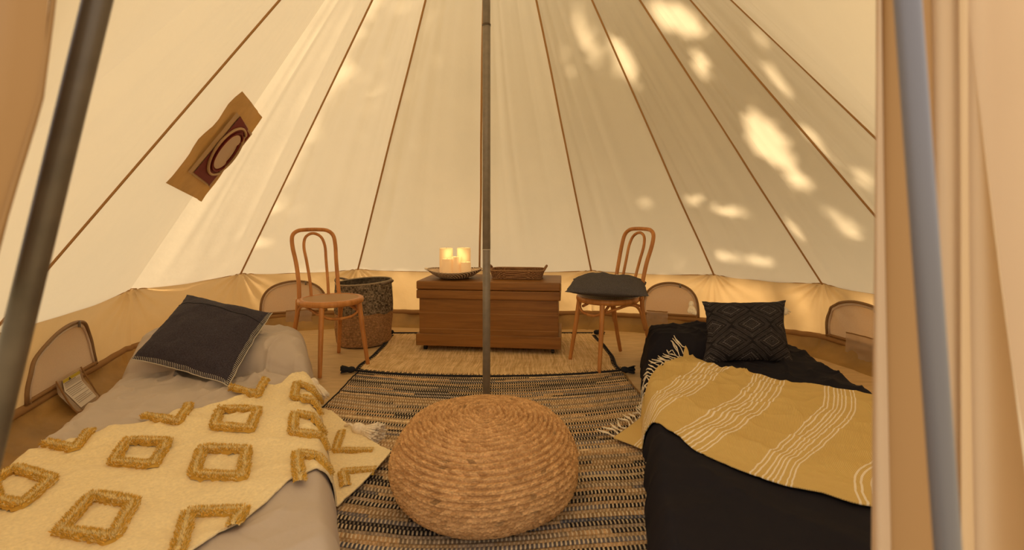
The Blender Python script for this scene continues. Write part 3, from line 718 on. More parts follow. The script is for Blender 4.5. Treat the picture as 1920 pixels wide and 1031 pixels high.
def tuft_band(name, pxs, closed=False, width=.030, seed=0, floor_=False):
    rs = np.random.RandomState(seed); pts = []
    n = len(pxs); segs = n if closed else n - 1
    for i in range(segs):
        a, b = np.array(pxs[i], float), np.array(pxs[(i + 1) % n], float)
        m = max(4, int(np.linalg.norm(b - a) / 5))
        for t in np.arange(m) / m: pts.append(hit(*(a + (b - a) * t), HLs))
    if not closed: pts.append(hit(*pxs[-1], HLs))
    pts = np.array(pts); 
    # arc-length resample
    q = np.concatenate([pts, pts[:1]]) if closed else pts
    L = np.concatenate([[0], np.cumsum(np.linalg.norm(np.diff(q, axis=0), axis=1))]); N = max(12, int(L[-1] / .008))
    u = np.linspace(0, L[-1], N, endpoint=not closed); C = np.stack([np.interp(u, L, q[:, i]) for i in range(3)], 1)
    T = np.roll(C, -1, 0) - np.roll(C, 1, 0) if closed else np.gradient(C, axis=0)
    T /= np.linalg.norm(T, axis=1)[:, None] + 1e-9
    # surface normal from the height field
    e = .006; nx = (HLs(C[:, 0] + e, C[:, 1]) - HLs(C[:, 0] - e, C[:, 1])) / (2 * e); ny = (HLs(C[:, 0], C[:, 1] + e) - HLs(C[:, 0], C[:, 1] - e)) / (2 * e)
    Nn = np.stack([-nx, -ny, np.ones(len(nx))], 1); Nn /= np.linalg.norm(Nn, axis=1)[:, None]
    B = np.cross(T, Nn); B /= np.linalg.norm(B, axis=1)[:, None] + 1e-9
    mb = MB(); hw = width / 2
    prof = [(-1, -.15), (-.9, .35), (-.5, .62), (-.08, .45), (.08, .45), (.5, .62), (.9, .35), (1, -.15)]
    dark, light_ = np.array([.74, .44, .075]), np.array([.90, .70, .32])
    P = np.array([[C[i] + B[i] * hw * a * (1 + .12 * rs.randn()) + Nn[i] * .015 * (b + .12 * rs.randn()) for a, b in prof] for i in range(len(C))])
    Cc = np.array([[dark * .8 if abs(a) > .3 else light_ * .8 for a, b in prof] for i in range(len(C))])
    mb.grid(P, wu=closed, c=Cc.reshape(-1, 3))
    # short pile
    m = int(L[-1] * 5200); idx = rs.randint(0, len(C), m); off = rs.uniform(-1, 1, m)
    base = C[idx] + T[idx] * rs.uniform(-.006, .006, m)[:, None] + B[idx] * (off * hw)[:, None] + Nn[idx] * (.004 + .006 * np.sqrt(np.clip(1 - off ** 2, 0, 1)))[:, None]
    dirv = Nn[idx] * 1.0 + B[idx] * (off * .9 + .3 * rs.randn(m))[:, None] + T[idx] * (.35 * rs.randn(m))[:, None]
    dirv /= np.linalg.norm(dirv, axis=1)[:, None]; ln = rs.uniform(.006, .011, m)[:, None]
    side = np.cross(dirv, rs.randn(m, 3)); side /= np.linalg.norm(side, axis=1)[:, None]; side2 = np.cross(dirv, side)
    w_ = .0017
    V = np.stack([base + side * w_, base - side * w_ * .5 + side2 * w_, base - side * w_ * .5 - side2 * w_, base + dirv * ln], 1)
    F3 = (np.arange(m)[:, None, None] * 4 + np.array([[0, 1, 3], [1, 2, 3], [2, 0, 3]])[None]).reshape(-1, 3)
    lc = (np.abs(off) < .25)[:, None]; col = np.where(lc, light_, dark) * rs.uniform(.7, 1.35, (m, 1)); col = np.where(rs.rand(m, 1) < .18, light_, col)
    mb.add(V, F3, np.repeat(col, 4, 0))
    mb.build(name, M['tuft'], tl)
bands = [
    ([(28, 880), (96, 902), (40, 951), (-12, 940), (-16, 905)], True),
    ([(172, 932), (251, 945), (212, 1014), (112, 1000)], True),
    ([(239, 828), (314, 830), (287, 875), (212, 869)], True),
    ([(379, 843), (461, 845), (456, 896), (363, 893)], True),
    ([(413, 768), (482, 770), (469, 806), (402, 800)], True),
    ([(84, 832), (140, 845), (168, 810)], False),
    ([(270, 781), (337, 793), (354, 760)], False),
    ([(431, 727), (483, 742), (497, 713)], False),
    ([(600, 778), (585, 751), (551, 746), (557, 720), (580, 728), (600, 752)], False),
    ([(612, 842), (600, 818), (549, 813), (553, 777), (585, 783), (606, 812)], False),
    ([(562, 905), (557, 852), (595, 858), (617, 884)], False),
    ([(641, 811), (629, 848), (697, 848)], False),
    ([(702, 884), (643, 888), (648, 914)], False),
    ([(332, 1045), (354, 964), (456, 960), (438, 988)], False)]
for i, (b, c) in enumerate(bands): tuft_band('shag_diamond', b, c, width=.034 if i != 11 else .03, seed=i)
mb = MB(); tassel(mb, (-1.010, 2.42, .165), (.62, -.25, -.75), .12, .028, 90, seed=3); mb.build('tassel', M['creamyarn'], tl)
mb = MB(); p = G(662, 800, .045); tassel(mb, p, (.90, -.42, -.06), .15, .036, 120, seed=5)
mb.tube(spline([p + [-.05, .04, -.012], p + [-.02, .015, .006], p], 8), .006, 6); mb.build('tassel', M['creamyarn'], tl)

# right throw --------------------------------------------------------
def HRt(x, y): return np.maximum(np.maximum(HR(x, y, .014, wr=.5), HR(x, y, .004)), .014) + .010
far = [(1.008, 2.79), (1.13, 2.56), (1.31, 2.38), (1.52, 2.25), (1.70, 2.14), (1.84, 2.02)]
mid1 = [(.87, 2.66), (.98, 2.42), (1.15, 2.16), (1.33, 1.98), (1.50, 1.85), (1.68, 1.74)]
mid2 = [(.735, 2.50), (.80, 2.22), (.93, 1.94), (1.08, 1.76), (1.25, 1.62), (1.50, 1.50)]
mid3 = [(.615, 2.28), (.635, 2.05), (.74, 1.76), (.88, 1.58), (1.05, 1.46), (1.35, 1.36)]
near = [(.436, 2.06), (.548, 1.93), (.63, 1.68), (.78, 1.475), (.98, 1.345), (1.25, 1.22)]
NRt = netgrid([list(c) for c in zip(far, mid1, mid2, mid3, near)], 420, 300)
X, Y = NRt[..., 0], NRt[..., 1]; Z = HRt(X, Y)
Z = Z + np.maximum(.0012 * fbm(X * 40, Y * 40, 2, 3) + .004 * ridge(X * 3 - Y * 2, Y * 4 + X * 2, 12), -.002) * smooth(.01, .1, Z) + np.where(HR(X, Y, 0.0) < .01, .008, 0)
uvg = np.stack(np.meshgrid(np.linspace(0, 1, 420), np.linspace(0, 1, 300), indexing='ij'), -1)
def stripe_mat():
    m = bpy.data.materials.new('mustard_striped_throw'); m.use_nodes = True; nt = m.node_tree; N = nt.nodes; L = nt.links; b = N['Principled BSDF']
    at = N.new('ShaderNodeAttribute'); at.attribute_name = 'cuv'; sp = N.new('ShaderNodeSeparateXYZ'); L.new(at.outputs['Vector'], sp.inputs[0])
    nz = N.new('ShaderNodeTexNoise'); nz.inputs['Scale'].default_value = 9; L.new(at.outputs['Vector'], nz.inputs[0])
    ad = N.new('ShaderNodeMath'); ad.operation = 'MULTIPLY_ADD'; L.new(nz.outputs['Fac'], ad.inputs[0]); ad.inputs[1].default_value = .010; L.new(sp.outputs[0], ad.inputs[2])
    cr = N.new('ShaderNodeValToRGB'); cr.color_ramp.interpolation = 'CONSTANT'
    pats = [0, .012, .030, .042, .054, .066, .084, .096]
    wd = .0045
    # the stripes as narrow steps: ramps hold 32 stops, so each group has its own
    base = (0.56, 0.345, 0.085, 1); white = (0.86, 0.76, 0.60, 1)
    prev = None
    for g0 in (.135, .335, .565, .80):
        cr = N.new('ShaderNodeValToRGB'); cr.color_ramp.interpolation = 'CONSTANT'; el = cr.color_ramp.elements
        mr = N.new('ShaderNodeMapRange'); mr.inputs[1].default_value = g0 - .01; mr.inputs[2].default_value = g0 + .12; L.new(ad.outputs[0], mr.inputs[0]); L.new(mr.outputs[0], cr.inputs[0])
        el[0].position = 0; el[0].color = (0, 0, 0, 1); el[1].position = .999; el[1].color = (0, 0, 0, 1)
        for p in pats:
            a = (p + .01) / .13; e = el.new(a); e.color = (1, 1, 1, 1); e = el.new(a + wd / .13); e.color = (0, 0, 0, 1)
        if prev is None: prev = cr.outputs[0]
        else:
            mx = N.new('ShaderNodeMath'); mx.operation = 'MAXIMUM'; L.new(prev, mx.inputs[0]); L.new(cr.outputs[0], mx.inputs[1]); prev = mx.outputs[0]
    wv = N.new('ShaderNodeTexWave'); wv.inputs['Scale'].default_value = 60; wv.inputs['Distortion'].default_value = .5
    mp = N.new('ShaderNodeMapping'); mp.inputs['Rotation'].default_value = (0, 0, .5); mp.inputs['Scale'].default_value = (1.2, 1, 1); L.new(at.outputs['Vector'], mp.inputs[0]); L.new(mp.outputs[0], wv.inputs[0])
    mixw = N.new('ShaderNodeMixRGB'); mixw.inputs[1].default_value = (0.58, 0.40, 0.135, 1); mixw.inputs[2].default_value = (0.74, 0.54, 0.22, 1); L.new(wv.outputs['Fac'], mixw.inputs[0])
    mix = N.new('ShaderNodeMixRGB'); L.new(prev, mix.inputs[0]); L.new(mixw.outputs[0], mix.inputs[1]); mix.inputs[2].default_value = white
    L.new(mix.outputs[0], b.inputs['Base Color']); b.inputs['Roughness'].default_value = .95; b.inputs['Specular IOR Level'].default_value = .1
    bp = N.new('ShaderNodeBump'); bp.inputs['Strength'].default_value = .4; bp.inputs['Distance'].default_value = .002; L.new(wv.outputs['Fac'], bp.inputs['Height']); L.new(bp.outputs[0], b.inputs['Normal'])
    return m
tr = empty('throw_blanket', (1.1, 2.0, .16)); tag(tr, 'mustard throw with groups of white stripes lying over the black bed', 'blanket')
o = MB().grid(np.stack([X, Y, Z], -1)).build('woven_cloth', stripe_mat(), tr, uv=uvg.reshape(-1, 2)); sm = o.modifiers.new('thick', 'SOLIDIFY'); sm.thickness = .005; sm.offset = 1
# knotted fringe along the end edge
E = np.stack([X[0], Y[0], Z[0]], 1); E2 = np.stack([X[4], Y[4], Z[4]], 1)
cumE = np.concatenate([[0], np.cumsum(np.linalg.norm(np.diff(E, axis=0), axis=1))])
for i, u_ in enumerate(np.linspace(.01, cumE[-1] - .01, 30)):
    j = min(int(np.searchsorted(cumE, u_)), len(E) - 1); p = E[j]; d = E[j] - E2[j]; d[2] = 0; d /= np.linalg.norm(d) + 1e-9
    rs = np.random.RandomState(i); tdir = (E[min(j + 1, 299)] - E[max(j - 1, 0)]); tdir /= np.linalg.norm(tdir)
    mb = MB(); ln = .07 + .03 * rs.rand(); sw = rs.randn() * .012
    for q in range(3):
        ps = []
        for t in np.linspace(0, 1, 7):
            r_ = p + d * ln * t + tdir * (sw * math.sin(t * 4) + (q - 1) * .003 + .004 * math.sin(t * 9 + q)); hz = float(max(HR(np.array(r_[0]), np.array(r_[1]), .01), .016)) + .007
            r_[2] = max(hz, min(p[2], hz + .02)) if t > .1 else p[2] + .002
            ps.append(r_)
        mb.tube(spline(ps, 12), .0026, 5)
    mb.build('fringe', M['creamyarn'], tr)

# ---------------------------------------------------------------- pouf
def pouf():
    cx, cy = -.098, 1.69
    r = empty('pouf', (cx, cy, .012)); tag(r, 'round coiled braided jute pouf on the dark rug in front of the pole', 'pouf')
    prof = spline([(0.0, .270), (.10, .267), (.19, .254), (.250, .230), (.290, .190), (.312, .145), (.317, .105), (.305, .058), (.270, .018), (.22, .002), (.12, .0)], 200)
    d = np.concatenate([[0], np.cumsum(np.linalg.norm(np.diff(prof, axis=0), axis=1))]); L = d[-1]
    nrow = 38; sr = 9; nv = nrow * sr + 1; u = np.linspace(0, L, nv)
    R = np.interp(u, d, prof[:, 0]); Zp = np.interp(u, d, prof[:, 1])
    dR = np.gradient(R, u); dZ = np.gradient(Zp, u); NX, NZ = -dZ, dR   # outward
    sgn = np.where(NX * 1 + 0 >= -1e9, 1, 1)
    na = 900; A = np.linspace(0, 2 * PI, na, endpoint=False); UU, AA = np.meshgrid(u, A, indexing='ij')
    row = UU / L * nrow + AA / (2 * PI)      # a spiral coil
    ri = np.floor(row).astype(int); f = row - ri
    Rr = np.interp(np.clip(ri + .5, 0, nrow) / nrow * L, d, prof[:, 0])
    # braid: two strand rows meeting in the middle of the coil
    ncell = np.maximum(8, np.round(2 * PI * Rr / .0225))
    ph = AA / (2 * PI) * ncell + np.where(f < .5, f * 1.0, (1 - f) * 1.0 + .5) * 1.1
    strand = np.abs(np.sin(PI * ph)) ** .8
    across = np.sin(PI * f) ** .6 * (1 - .25 * np.exp(-((f - .5) / .07) ** 2))
    wob = .0014 * vnoise(AA * 14, row * 1.3, 4)
    flat = smooth(0, .02, UU)
    Hh = (.0098 * across + .0052 * strand * across + wob) * flat
    lump = .006 * vnoise(AA * 1.6 + 3, UU * 9, 6)
    ox = (NX[:, None]) * (Hh + lump); oz = (NZ[:, None]) * (Hh + lump)
    if NZ[3] < 0: ox, oz = -ox, -oz
    RR = R[:, None] + ox; ZZ = np.maximum(Zp[:, None] + oz, 0.0)
    X = cx + RR * np.cos(AA); Y = cy + RR * np.sin(AA)
    c0 = np.array([.66, .40, .18]); c1 = np.array([.36, .185, .068]); c2 = np.array([.20, .095, .038])
    cellid = vnoise(np.floor(ph) * 3.7, ri * 5.3 + (f > .5) * 2.1, 9)
    k = np.clip(.60 + .5 * cellid + .2 * vnoise(AA * 60, row * 9, 2), 0, 1)[..., None]; C = c0 * k + c1 * (1 - k)
    dk = (vnoise(np.floor(ph) * 1.7, ri * 2.3 + (f > .5), 14) > .84)[..., None]; C = np.where(dk, C * .6, C)
    MB().grid(np.stack([X, Y, ZZ + .013], -1), wv=True, c=C.reshape(-1, 3), flip=True).build('braided_cover', M['tinted'], r)
pouf()

# ---------------------------------------------------------------- chest, bowl, candles, tray
def chest():
    rz = math.radians(-6.5); r = empty('wooden_chest', (-.150, 3.655, .013), rz); tag(r, 'brown wooden chest on casters with candles and a tray on its lid', 'chest')
    W, D = .515, .232
    def p(name, mb, m, par=r): return mb.build(name, m, par, local=True, smooth_=False)
    p('body', MB().box(-W + .012, W - .012, -D + .012, D - .012, .05, .40, bev=.003), M['trunkwood'])
    pl = MB()
    for a in ((-W - .008, W + .008, -D - .006, -D + .014), (-W - .008, W + .008, D - .014, D + .006), (-W - .008, -W + .014, -D + .014, D - .014), (W - .014, W + .008, -D + .014, D - .014)):
        pl.box(*a, .040, .125, bev=.004)
    p('plinth', pl, M['trunkwood'])
    lb = MB()
    for a in ((-W - .006, W + .006, -D - .005, -D + .014), (-W - .006, W + .006, D - .014, D + .005), (-W - .006, -W + .014, -D + .014, D - .014), (W - .014, W + .006, -D + .014, D - .014)):
        lb.box(*a, .380, .443, bev=.007)
    p('lower_band', lb, M['trunkwood'])
    p('lid', MB().box(-W - .006, W + .006, -D - .007, D + .005, .446, .507, bev=.009), M['trunkwood'])
    for z in (.16, .275): 
        p('board_joint', MB().box(-W + .012, W - .012, -D + .0108, -D + .0128, z, z + .0016), M['tape'])
    for sx in (-1, 1):
        for sy in (-1, 1):
            c = MB(); c.tube([(sx * (W - .05) - .011, sy * (D - .045), .0195), (sx * (W - .05) + .011, sy * (D - .045), .0195)], .0185, 16)
            ob = p('caster', c, M['rubber'])
            p('fork', MB().box(sx * (W - .05) - .015, sx * (W - .05) + .015, sy * (D - .045) - .010, sy * (D - .045) + .010, .034, .045), M['pole'], ob)
    return r
ch = chest()
TOP = .013 + .507
def candle_bowl():
    cx, cy = -.425, 3.62
    cx, cy = (853 - 960) / FPX * 3.63, 3.63
    r = empty('woven_bowl', (cx, cy, TOP)); tag(r, 'shallow coiled bowl with dark flecked rim holding candles on the chest', 'bowl')
    prof = spline([(.0, .0), (.08, .001), (.11, .004), (.155, .026), (.190, .048), (.205, .062), (.203, .067), (.185, .056), (.150, .034), (.105, .012), (.05, .010), (0, .010)], 110)
    na = 240; A = np.linspace(0, 2 * PI, na, endpoint=False); d = np.arange(110)
    UU, AA = np.meshgrid(np.linspace(0, 1, 110), A, indexing='ij'); R = prof[:, 0][:, None] * (1 + .012 * np.sin(2 * AA)); H = .0016 * np.abs(np.sin(UU * 50))
    ZZ = prof[:, 1][:, None] + H + .007 * (prof[:, 0][:, None] / .2) ** 4 * np.cos(2 * AA)
    st = np.sin(AA * 45 + UU * 60) > .1; band = (prof[:, 0][:, None] > .125) & (UU < .62)
    C = np.where((st & band)[..., None], np.array([.09, .06, .05]), np.array([.62, .50, .36]))
    low = (prof[:, 0][:, None] < .125) & (UU < .5); C = np.where(low[..., None], np.array([.22, .17, .13]), C)
    MB().grid(np.stack([cx + R * np.cos(AA), cy + R * np.sin(AA), TOP + ZZ], -1), wv=True, c=C.reshape(-1, 3), flip=True).build('coiled_dish', M['tinted'], r)
    for s in (-1, 1):
        pts = spline([(cx + s * .20, cy - .03, TOP + .065), (cx + s * .222, cy - .015, TOP + .074), (cx + s * .222, cy + .015, TOP + .074), (cx + s * .20, cy + .03, TOP + .066)], 12)
        MB().tube(pts, .006, 8).build('handle', M['creamyarn'], r)
    def cn(px0, px1, pyt, depth, lab):
        x = ((px0 + px1) / 2 - 960) / FPX * depth; rad = (px1 - px0) / 2 / FPX * depth; zt = CAM_H - (pyt - HOR) / FPX * depth; z0 = TOP + .0125
        e = empty('candle', (x, depth, z0)); tag(e, lab, 'candle', 'candles in the bowl')
        MB().lathe([(rad * .97, z0), (rad, z0 + .004), (rad, zt - .004), (rad * .93, zt), (rad * .82, zt - .001), (rad * .6, zt - .010), (.0015, zt - .012)], 32, x, depth).build('wax', M['candle'], e)
        MB().tube([(x, depth, zt - .012), (x + .002, depth, zt + .004)], .0012, 5).build('wick', M['ink'], e)
        l = bpy.data.lights.new('candle_glow', 'POINT'); l.energy = .13; l.color = (1, .66, .30); l.shadow_soft_size = .03
        lo = bpy.data.objects.new('candle_glow', l); COL.objects.link(lo); lo.parent = e; lo.location = (0, 0, zt - z0 + .04)
    cn(824, 849, 465, 3.70, 'tall thick ivory candle at the back of the bowl, on the chair side'); cn(857, 882.5, 464.5, 3.70, 'tall thick ivory candle at the back of the bowl, on the pole side')
    cn(829, 847.5, 485, 3.60, 'slim ivory candle in the front row of the bowl, on the chair side'); cn(847, 863.5, 481, 3.615, 'slim ivory candle in the middle of the front row of the bowl')
    cn(863.5, 883, 491, 3.595, 'shortest ivory candle, in front of the back one by the pole')
candle_bowl()
def tray():
    rz = math.radians(-6.5); cx, cy = .045, 3.66
    r = empty('wicker_tray', (cx, cy, TOP), rz); tag(r, 'brown wicker tray with looped handles on the chest behind the pole', 'tray')
    hx, hy, H = .200, .125, .062
    per = []
    n = 260
    for a in np.linspace(0, 2 * PI, n, endpoint=False):
        c, s = math.cos(a), math.sin(a); per.append((np.sign(c) * abs(c) ** .35, np.sign(s) * abs(s) ** .35))
    per = np.array(per); zs = np.linspace(0, 1, 22)
    def wall(off, nm):
        P = np.zeros((22, n, 3)); C = np.zeros((22, n, 3)); J = np.arange(n)
        for i, z in enumerate(zs):
            rowi = int(z * 6.99); bul = .0035 * np.sin(J * 2 * PI / 6.5 + PI * rowi) * abs(math.sin(PI * (z * 7 % 1))) ** .5 + off
            sx = hx * (.90 + .10 * z) + bul; sy = hy * (.90 + .10 * z) + bul
            P[i, :, 0] = per[:, 0] * sx; P[i, :, 1] = per[:, 1] * sy; P[i, :, 2] = .003 + z * H
            k = RNG.rand(n)[:, None] * .7 + .3 * (np.sin(J * 2 * PI / 6.5 + PI * rowi)[:, None] > 0)
            C[i] = np.array([.085, .034, .014]) * (1 - k) + np.array([.42, .23, .11]) * k
        return MB().grid(P, wv=True, c=C.reshape(-1, 3)).build(nm, M['tinted'], r, local=True)
    wall(.003, 'woven_side'); wall(-.004, 'inner_side')
    MB().box(-hx * .9, hx * .9, -hy * .9, hy * .9, .002, .008, c=(.28, .15, .07)).build('base', M['tinted'], r, local=True)
    rim = np.stack([per[:, 0] * hx, per[:, 1] * hy, np.full(n, H + .003)], 1)
    MB().tube(rim[::3], .0055, 7, closed=True, c=(.34, .19, .09)).build('rim', M['tinted'], r, local=True)
    for s in (-1, 1):
        pts = spline([(s * hx, -.05, H), (s * (hx + .010), -.045, H + .018), (s * (hx + .018), -.015, H + .030), (s * (hx + .018), .015, H + .030), (s * (hx + .010), .045, H + .018), (s * hx, .05, H)], 20)
        mb = MB()
        for q in range(3): mb.tube(pts + np.stack([.005 * np.cos(np.arange(20) * 1.1 + q * 2.1), 0 * pts[:, 0], .005 * np.sin(np.arange(20) * 1.1 + q * 2.1)], 1), .0048, 6, c=(.30, .16, .075))
        mb.build('handle', M['tinted'], r, local=True)
tray()

# ---------------------------------------------------------------- tall basket
def basket():
    cx, cy = -1.165, 3.775
    r = empty('tall_basket', (cx, cy, 0)); tag(r, 'tall round seagrass basket, dark above and natural below, behind a chair', 'basket')
    nz, na = 300, 260; U = np.linspace(0, 1, nz); A = np.linspace(0, 2 * PI, na, endpoint=False); UU, AA = np.meshgrid(U, A, indexing='ij')
    Hh = .475
    base = np.interp(U, [0, .015, .06, .3, .55, .8, .95, 1], [.175, .198, .206, .213, .217, .216, .211, .209])[:, None]
    rows = 40; row = UU * rows + AA / (2 * PI) + .25 * vnoise(AA * 2, UU * 8, 3); f = row - np.floor(row)
    R = base + .0035 * np.sqrt(np.abs(np.sin(PI * f))) + .0018 * vnoise(AA * 26 + np.floor(row) * 3.3, np.floor(row), 5) + .004 * vnoise(AA * 1.3, UU * 5, 8)
    Z = UU * Hh + .012 * UU ** 6 * np.cos(AA - .4)
    stra = vnoise(AA * 30 + np.floor(row) * 7.7, np.floor(row) * 2.3, 11)[..., None]
    low = np.array([.37, .21, .095]) * (1 + .35 * stra); hi = np.clip(np.array([.20, .155, .105]) * (1 + .9 * stra), .02, 1)
    isdk = (UU * Hh > .245 + .012 * vnoise(AA * 3, AA * 0, 2))[..., None]; C = np.where(isdk, hi, low); C = C * np.where(f < .14, .30, 1)[..., None]
    MB().grid(np.stack([cx + R * np.cos(AA), cy + R * np.sin(AA), Z], -1), wv=True, c=C.reshape(-1, 3), flip=True).build('woven_side', M['tinted'], r)
    Ri = base - .006; Ci = np.array([.13, .10, .07]) * (1 + .6 * stra) * np.where(f < .2, .4, 1)[..., None]
    MB().grid(np.stack([cx + Ri * np.cos(AA), cy + Ri * np.sin(AA), Z], -1)[::4, ::2], wv=True, c=np.ascontiguousarray(Ci[::4, ::2]).reshape(-1, 3)).build('inner_side', M['tinted'], r)
    MB().lathe([(0.001, .008), (.195, .008)], 40, cx, cy, c=(.2, .13, .07), cap=False).build('bottom', M['tinted'], r)
    a = np.linspace(0, 2 * PI, 60, endpoint=False)
    MB().tube(np.stack([cx + .210 * np.cos(a), cy + .210 * np.sin(a), Hh + .004 + .012 * np.cos(a - .4)], 1), .0065, 7, closed=True, c=(.34, .27, .18)).build('rim', M['tinted'], r)
    for s in (0, PI):
        ang = np.linspace(-.35, .35, 14) + s - .3
        bul = .215 + .030 * np.cos(np.linspace(-PI / 2, PI / 2, 14)); z = Hh - .002 + .020 * np.cos(np.linspace(-PI / 2, PI / 2, 14))
        MB().tube(np.stack([cx + bul * np.cos(ang), cy + bul * np.sin(ang), z], 1), .0085, 8, c=(.22, .17, .12)).build('handle', M['tinted'], r)
basket()

# ---------------------------------------------------------------- bentwood chairs
def make_chair(loc, rz, label):
    r = empty('bentwood_chair', loc, rz); tag(r, label, 'chair', 'bentwood chairs')
    b = lambda nm, mb, m=M['bentwood']: mb.build(nm, m, r, local=True)
    R = .205; zt = .462
    b('seat_frame', MB().lathe([(R * .80, zt - .030), (R - .006, zt - .036), (R + .001, zt - .030), (R + .003, zt - .016), (R, zt - .004), (R - .008, zt), (R - .030, zt + .001), (R - .034, zt - .006), (R * .80, zt - .030)], 64, cap=False))
    dome = [(0.001, zt + .002), (.09, zt + .0015), (R - .050, zt - .001), (R - .032, zt - .002)]
    b('cane_seat', MB().lathe(dome, 64, cap=False), M['cane'])
    for s in (-1, 1):
        b('leg', MB().tube(spline([(s * .125, -.138, .438), (s * .140, -.158, .26), (s * .162, -.192, .013)], 14), [.0165, .0155, .0120], 12))
        b('leg', MB().tube(spline([(s * .148, .168, .45), (s * .150, .176, .34), (s * .165, .215, .17), (s * .182, .262, .013)], 18), [.0145, .0150, .0125], 12))
    hoop = [(-.140, .168, .43), (-.136, .184, .55), (-.140, .215, .68), (-.150, .250, .79), (-.144, .272, .862), (-.108, .284, .896), (-.05, .288, .905)]
    pts = hoop + [(-x, y, z) for x, y, z in hoop[::-1]]
    b('back_hoop', MB().tube(spline(pts, 70), .0135, 12))
    inn = [(-.060, .165, .45), (-.062, .182, .56), (-.068, .220, .69), (-.074, .250, .785), (-.058, .270, .848), (-.020, .279, .876)]
    pts = inn + [(-x, y, z) for x, y, z in inn[::-1]]
    b('inner_hoop', MB().tube(spline(pts, 60), .0098, 10))
    # bent braces between neighbouring legs, under the seat
    b('brace', MB().tube(spline([(-.118, -.132, .425), (-.118, -.140, .378), (-.07, -.150, .352), (0, -.152, .346), (.07, -.150, .352), (.118, -.140, .378), (.118, -.132, .425)], 30), .0090, 8))
    for s in (-1, 1):
        b('brace', MB().tube(spline([(s * .080, -.03, .428), (s * .122, -.112, .380), (s * .140, -.03, .398), (s * .150, .07, .415), (s * .152, .145, .375), (s * .158, .185, .24)], 30), .0090, 8))
    b('brace', MB().tube(spline([(-.14, .160, .40), (-.07, .12, .415), (0, .11, .42), (.07, .12, .415), (.14, .160, .40)], 20), .0090, 8))
    return r
c1 = make_chair((-1.195, 3.17, -.012), math.radians(46), 'honey bentwood chair with empty round cane seat beside the tall basket')
c2 = copy_tree(c1); c2.location = (.640, 3.22, -.006); c2.rotation_euler = (0, 0, math.radians(-63)); c2['label'] = 'honey bentwood chair carrying a dark grey cushion'

# ---------------------------------------------------------------- cushions
def cushion_pts(w, h, t, n=60, pinch=.06, seed=0, asym=0.75, wr=.004):
    a = np.sin(np.linspace(-PI / 2, PI / 2, n)); U, V = np.meshgrid(a, a, indexing='ij')
    f = np.clip((1 - np.abs(U) ** 2.6), 0, 1) ** .62 * np.clip((1 - np.abs(V) ** 2.6), 0, 1) ** .62
    X = U * w / 2 * (1 - pinch * (1 - V ** 2) * np.abs(U) ** 2); Y = V * h / 2 * (1 - pinch * (1 - U ** 2) * np.abs(V) ** 2)
    wr_ = wr * fbm(U * 3, V * 3, 3, seed) * np.clip(f * 3, 0, 1)
    edge = .004 * fbm(U * 6 + 3, V * 6, 2, seed + 4) * (1 - f)
    return X + edge, Y + edge, t / 2 * f + wr_, -t / 2 * asym * f, U, V
def make_cushion(name, center, ux, uy, w, h, t, m, label, seed=0, pinch=.06, asym=.75, wr=.004, bend=0.0, cfn=None, matb=None):
    ux = Vector(ux).normalized(); uy = Vector(uy).normalized(); kk = uy.dot(ux); uy = (uy - ux * kk).normalized(); uz = ux.cross(uy)
    Rm = Matrix((ux, uy, uz)).transposed()
    r = bpy.data.objects.new(name, None); COL.objects.link(r); r.location = center; r.rotation_euler = Rm.to_euler(); r.empty_display_size = .1
    tag(r, label, 'cushion')
    X, Y, Zt, Zb, U, V = cushion_pts(w, h, t, 90, pinch, seed, asym, wr)
    X = X + Y * kk; Y = Y * math.sqrt(1 - kk * kk)      # soft cushion pushed out of square
    bz = bend * (V ** 2)
    top = np.stack([X, Y, Zt + bz], -1); bot = np.stack([X, Y, Zb + bz], -1)
    col = cfn(U, V).reshape(-1, 3) if cfn is not None else None
    mb = MB().grid(top, c=col); mb.grid(bot, flip=True, c=(None if col is None else np.tile(col.min(0), (len(col), 1))))
    mb.build('cover', m, r, local=True)
    edge = np.concatenate([top[:, 0], top[-1, 1:], top[::-1, -1][1:], top[0, ::-1][1:-1]])
    return r, edge, top
# charcoal blanket-stitched cushion on the grey bed
r, edge, top = make_cushion('charcoal_cushion', (-1.635, 2.565, .352), (.56, -.14, -.08), (-.03, .45, .24), .60, .53, .15, M['charcoal'], 'charcoal wool cushion with pale blanket stitched edge on the grey bed', 3, .05, .6, .006)
mb = MB(); N_ = len(edge)
cumE = np.concatenate([[0], np.cumsum(np.linalg.norm(np.diff(np.concatenate([edge, edge[:1]]), axis=0), axis=1))]); ec = np.concatenate([edge, edge[:1]])
tot = cumE[-1]; ns_ = 150
C = np.stack([np.interp(np.linspace(0, tot, ns_ * 2, endpoint=False), cumE, ec[:, i]) for i in range(3)], 1)
n_ = 90
kk = float(Vector((.56, -.14, -.08)).normalized().dot(Vector((-.03, .45, .24)).normalized()))
bot_e = top[:, 0]; rgt_e = top[-1, :]
for E_, inw in ((bot_e, np.array([kk, 1, 0])), (rgt_e, np.array([-1.0, 0, 0]))):
    Lc = np.concatenate([[0], np.cumsum(np.linalg.norm(np.diff(E_, axis=0), axis=1))])
    q = np.stack([np.interp(np.linspace(0, Lc[-1], 62), Lc, E_[:, i]) for i in range(3)], 1)
    mb.tube(q - inw * .002, .0024, 5)
rows = [top[:, j] for j in (0, 3, 6, 9)], [top[-1 - j, :] for j in (0, 3, 6, 9)]
for rw in rows:
    Lc = np.concatenate([[0], np.cumsum(np.linalg.norm(np.diff(rw[0], axis=0), axis=1))]); tq = np.linspace(Lc[-1] * .015, Lc[-1] * .985, 54)
    R4 = [np.stack([np.interp(tq, Lc, E_[:, i]) for i in range(3)], 1) + [0, 0, .0012] for E_ in rw]
    for i in range(54): mb.tube([r4[i] for r4 in R4], .0014, 4)
mb.build('blanket_stitch', M['thread'], r, local=True)
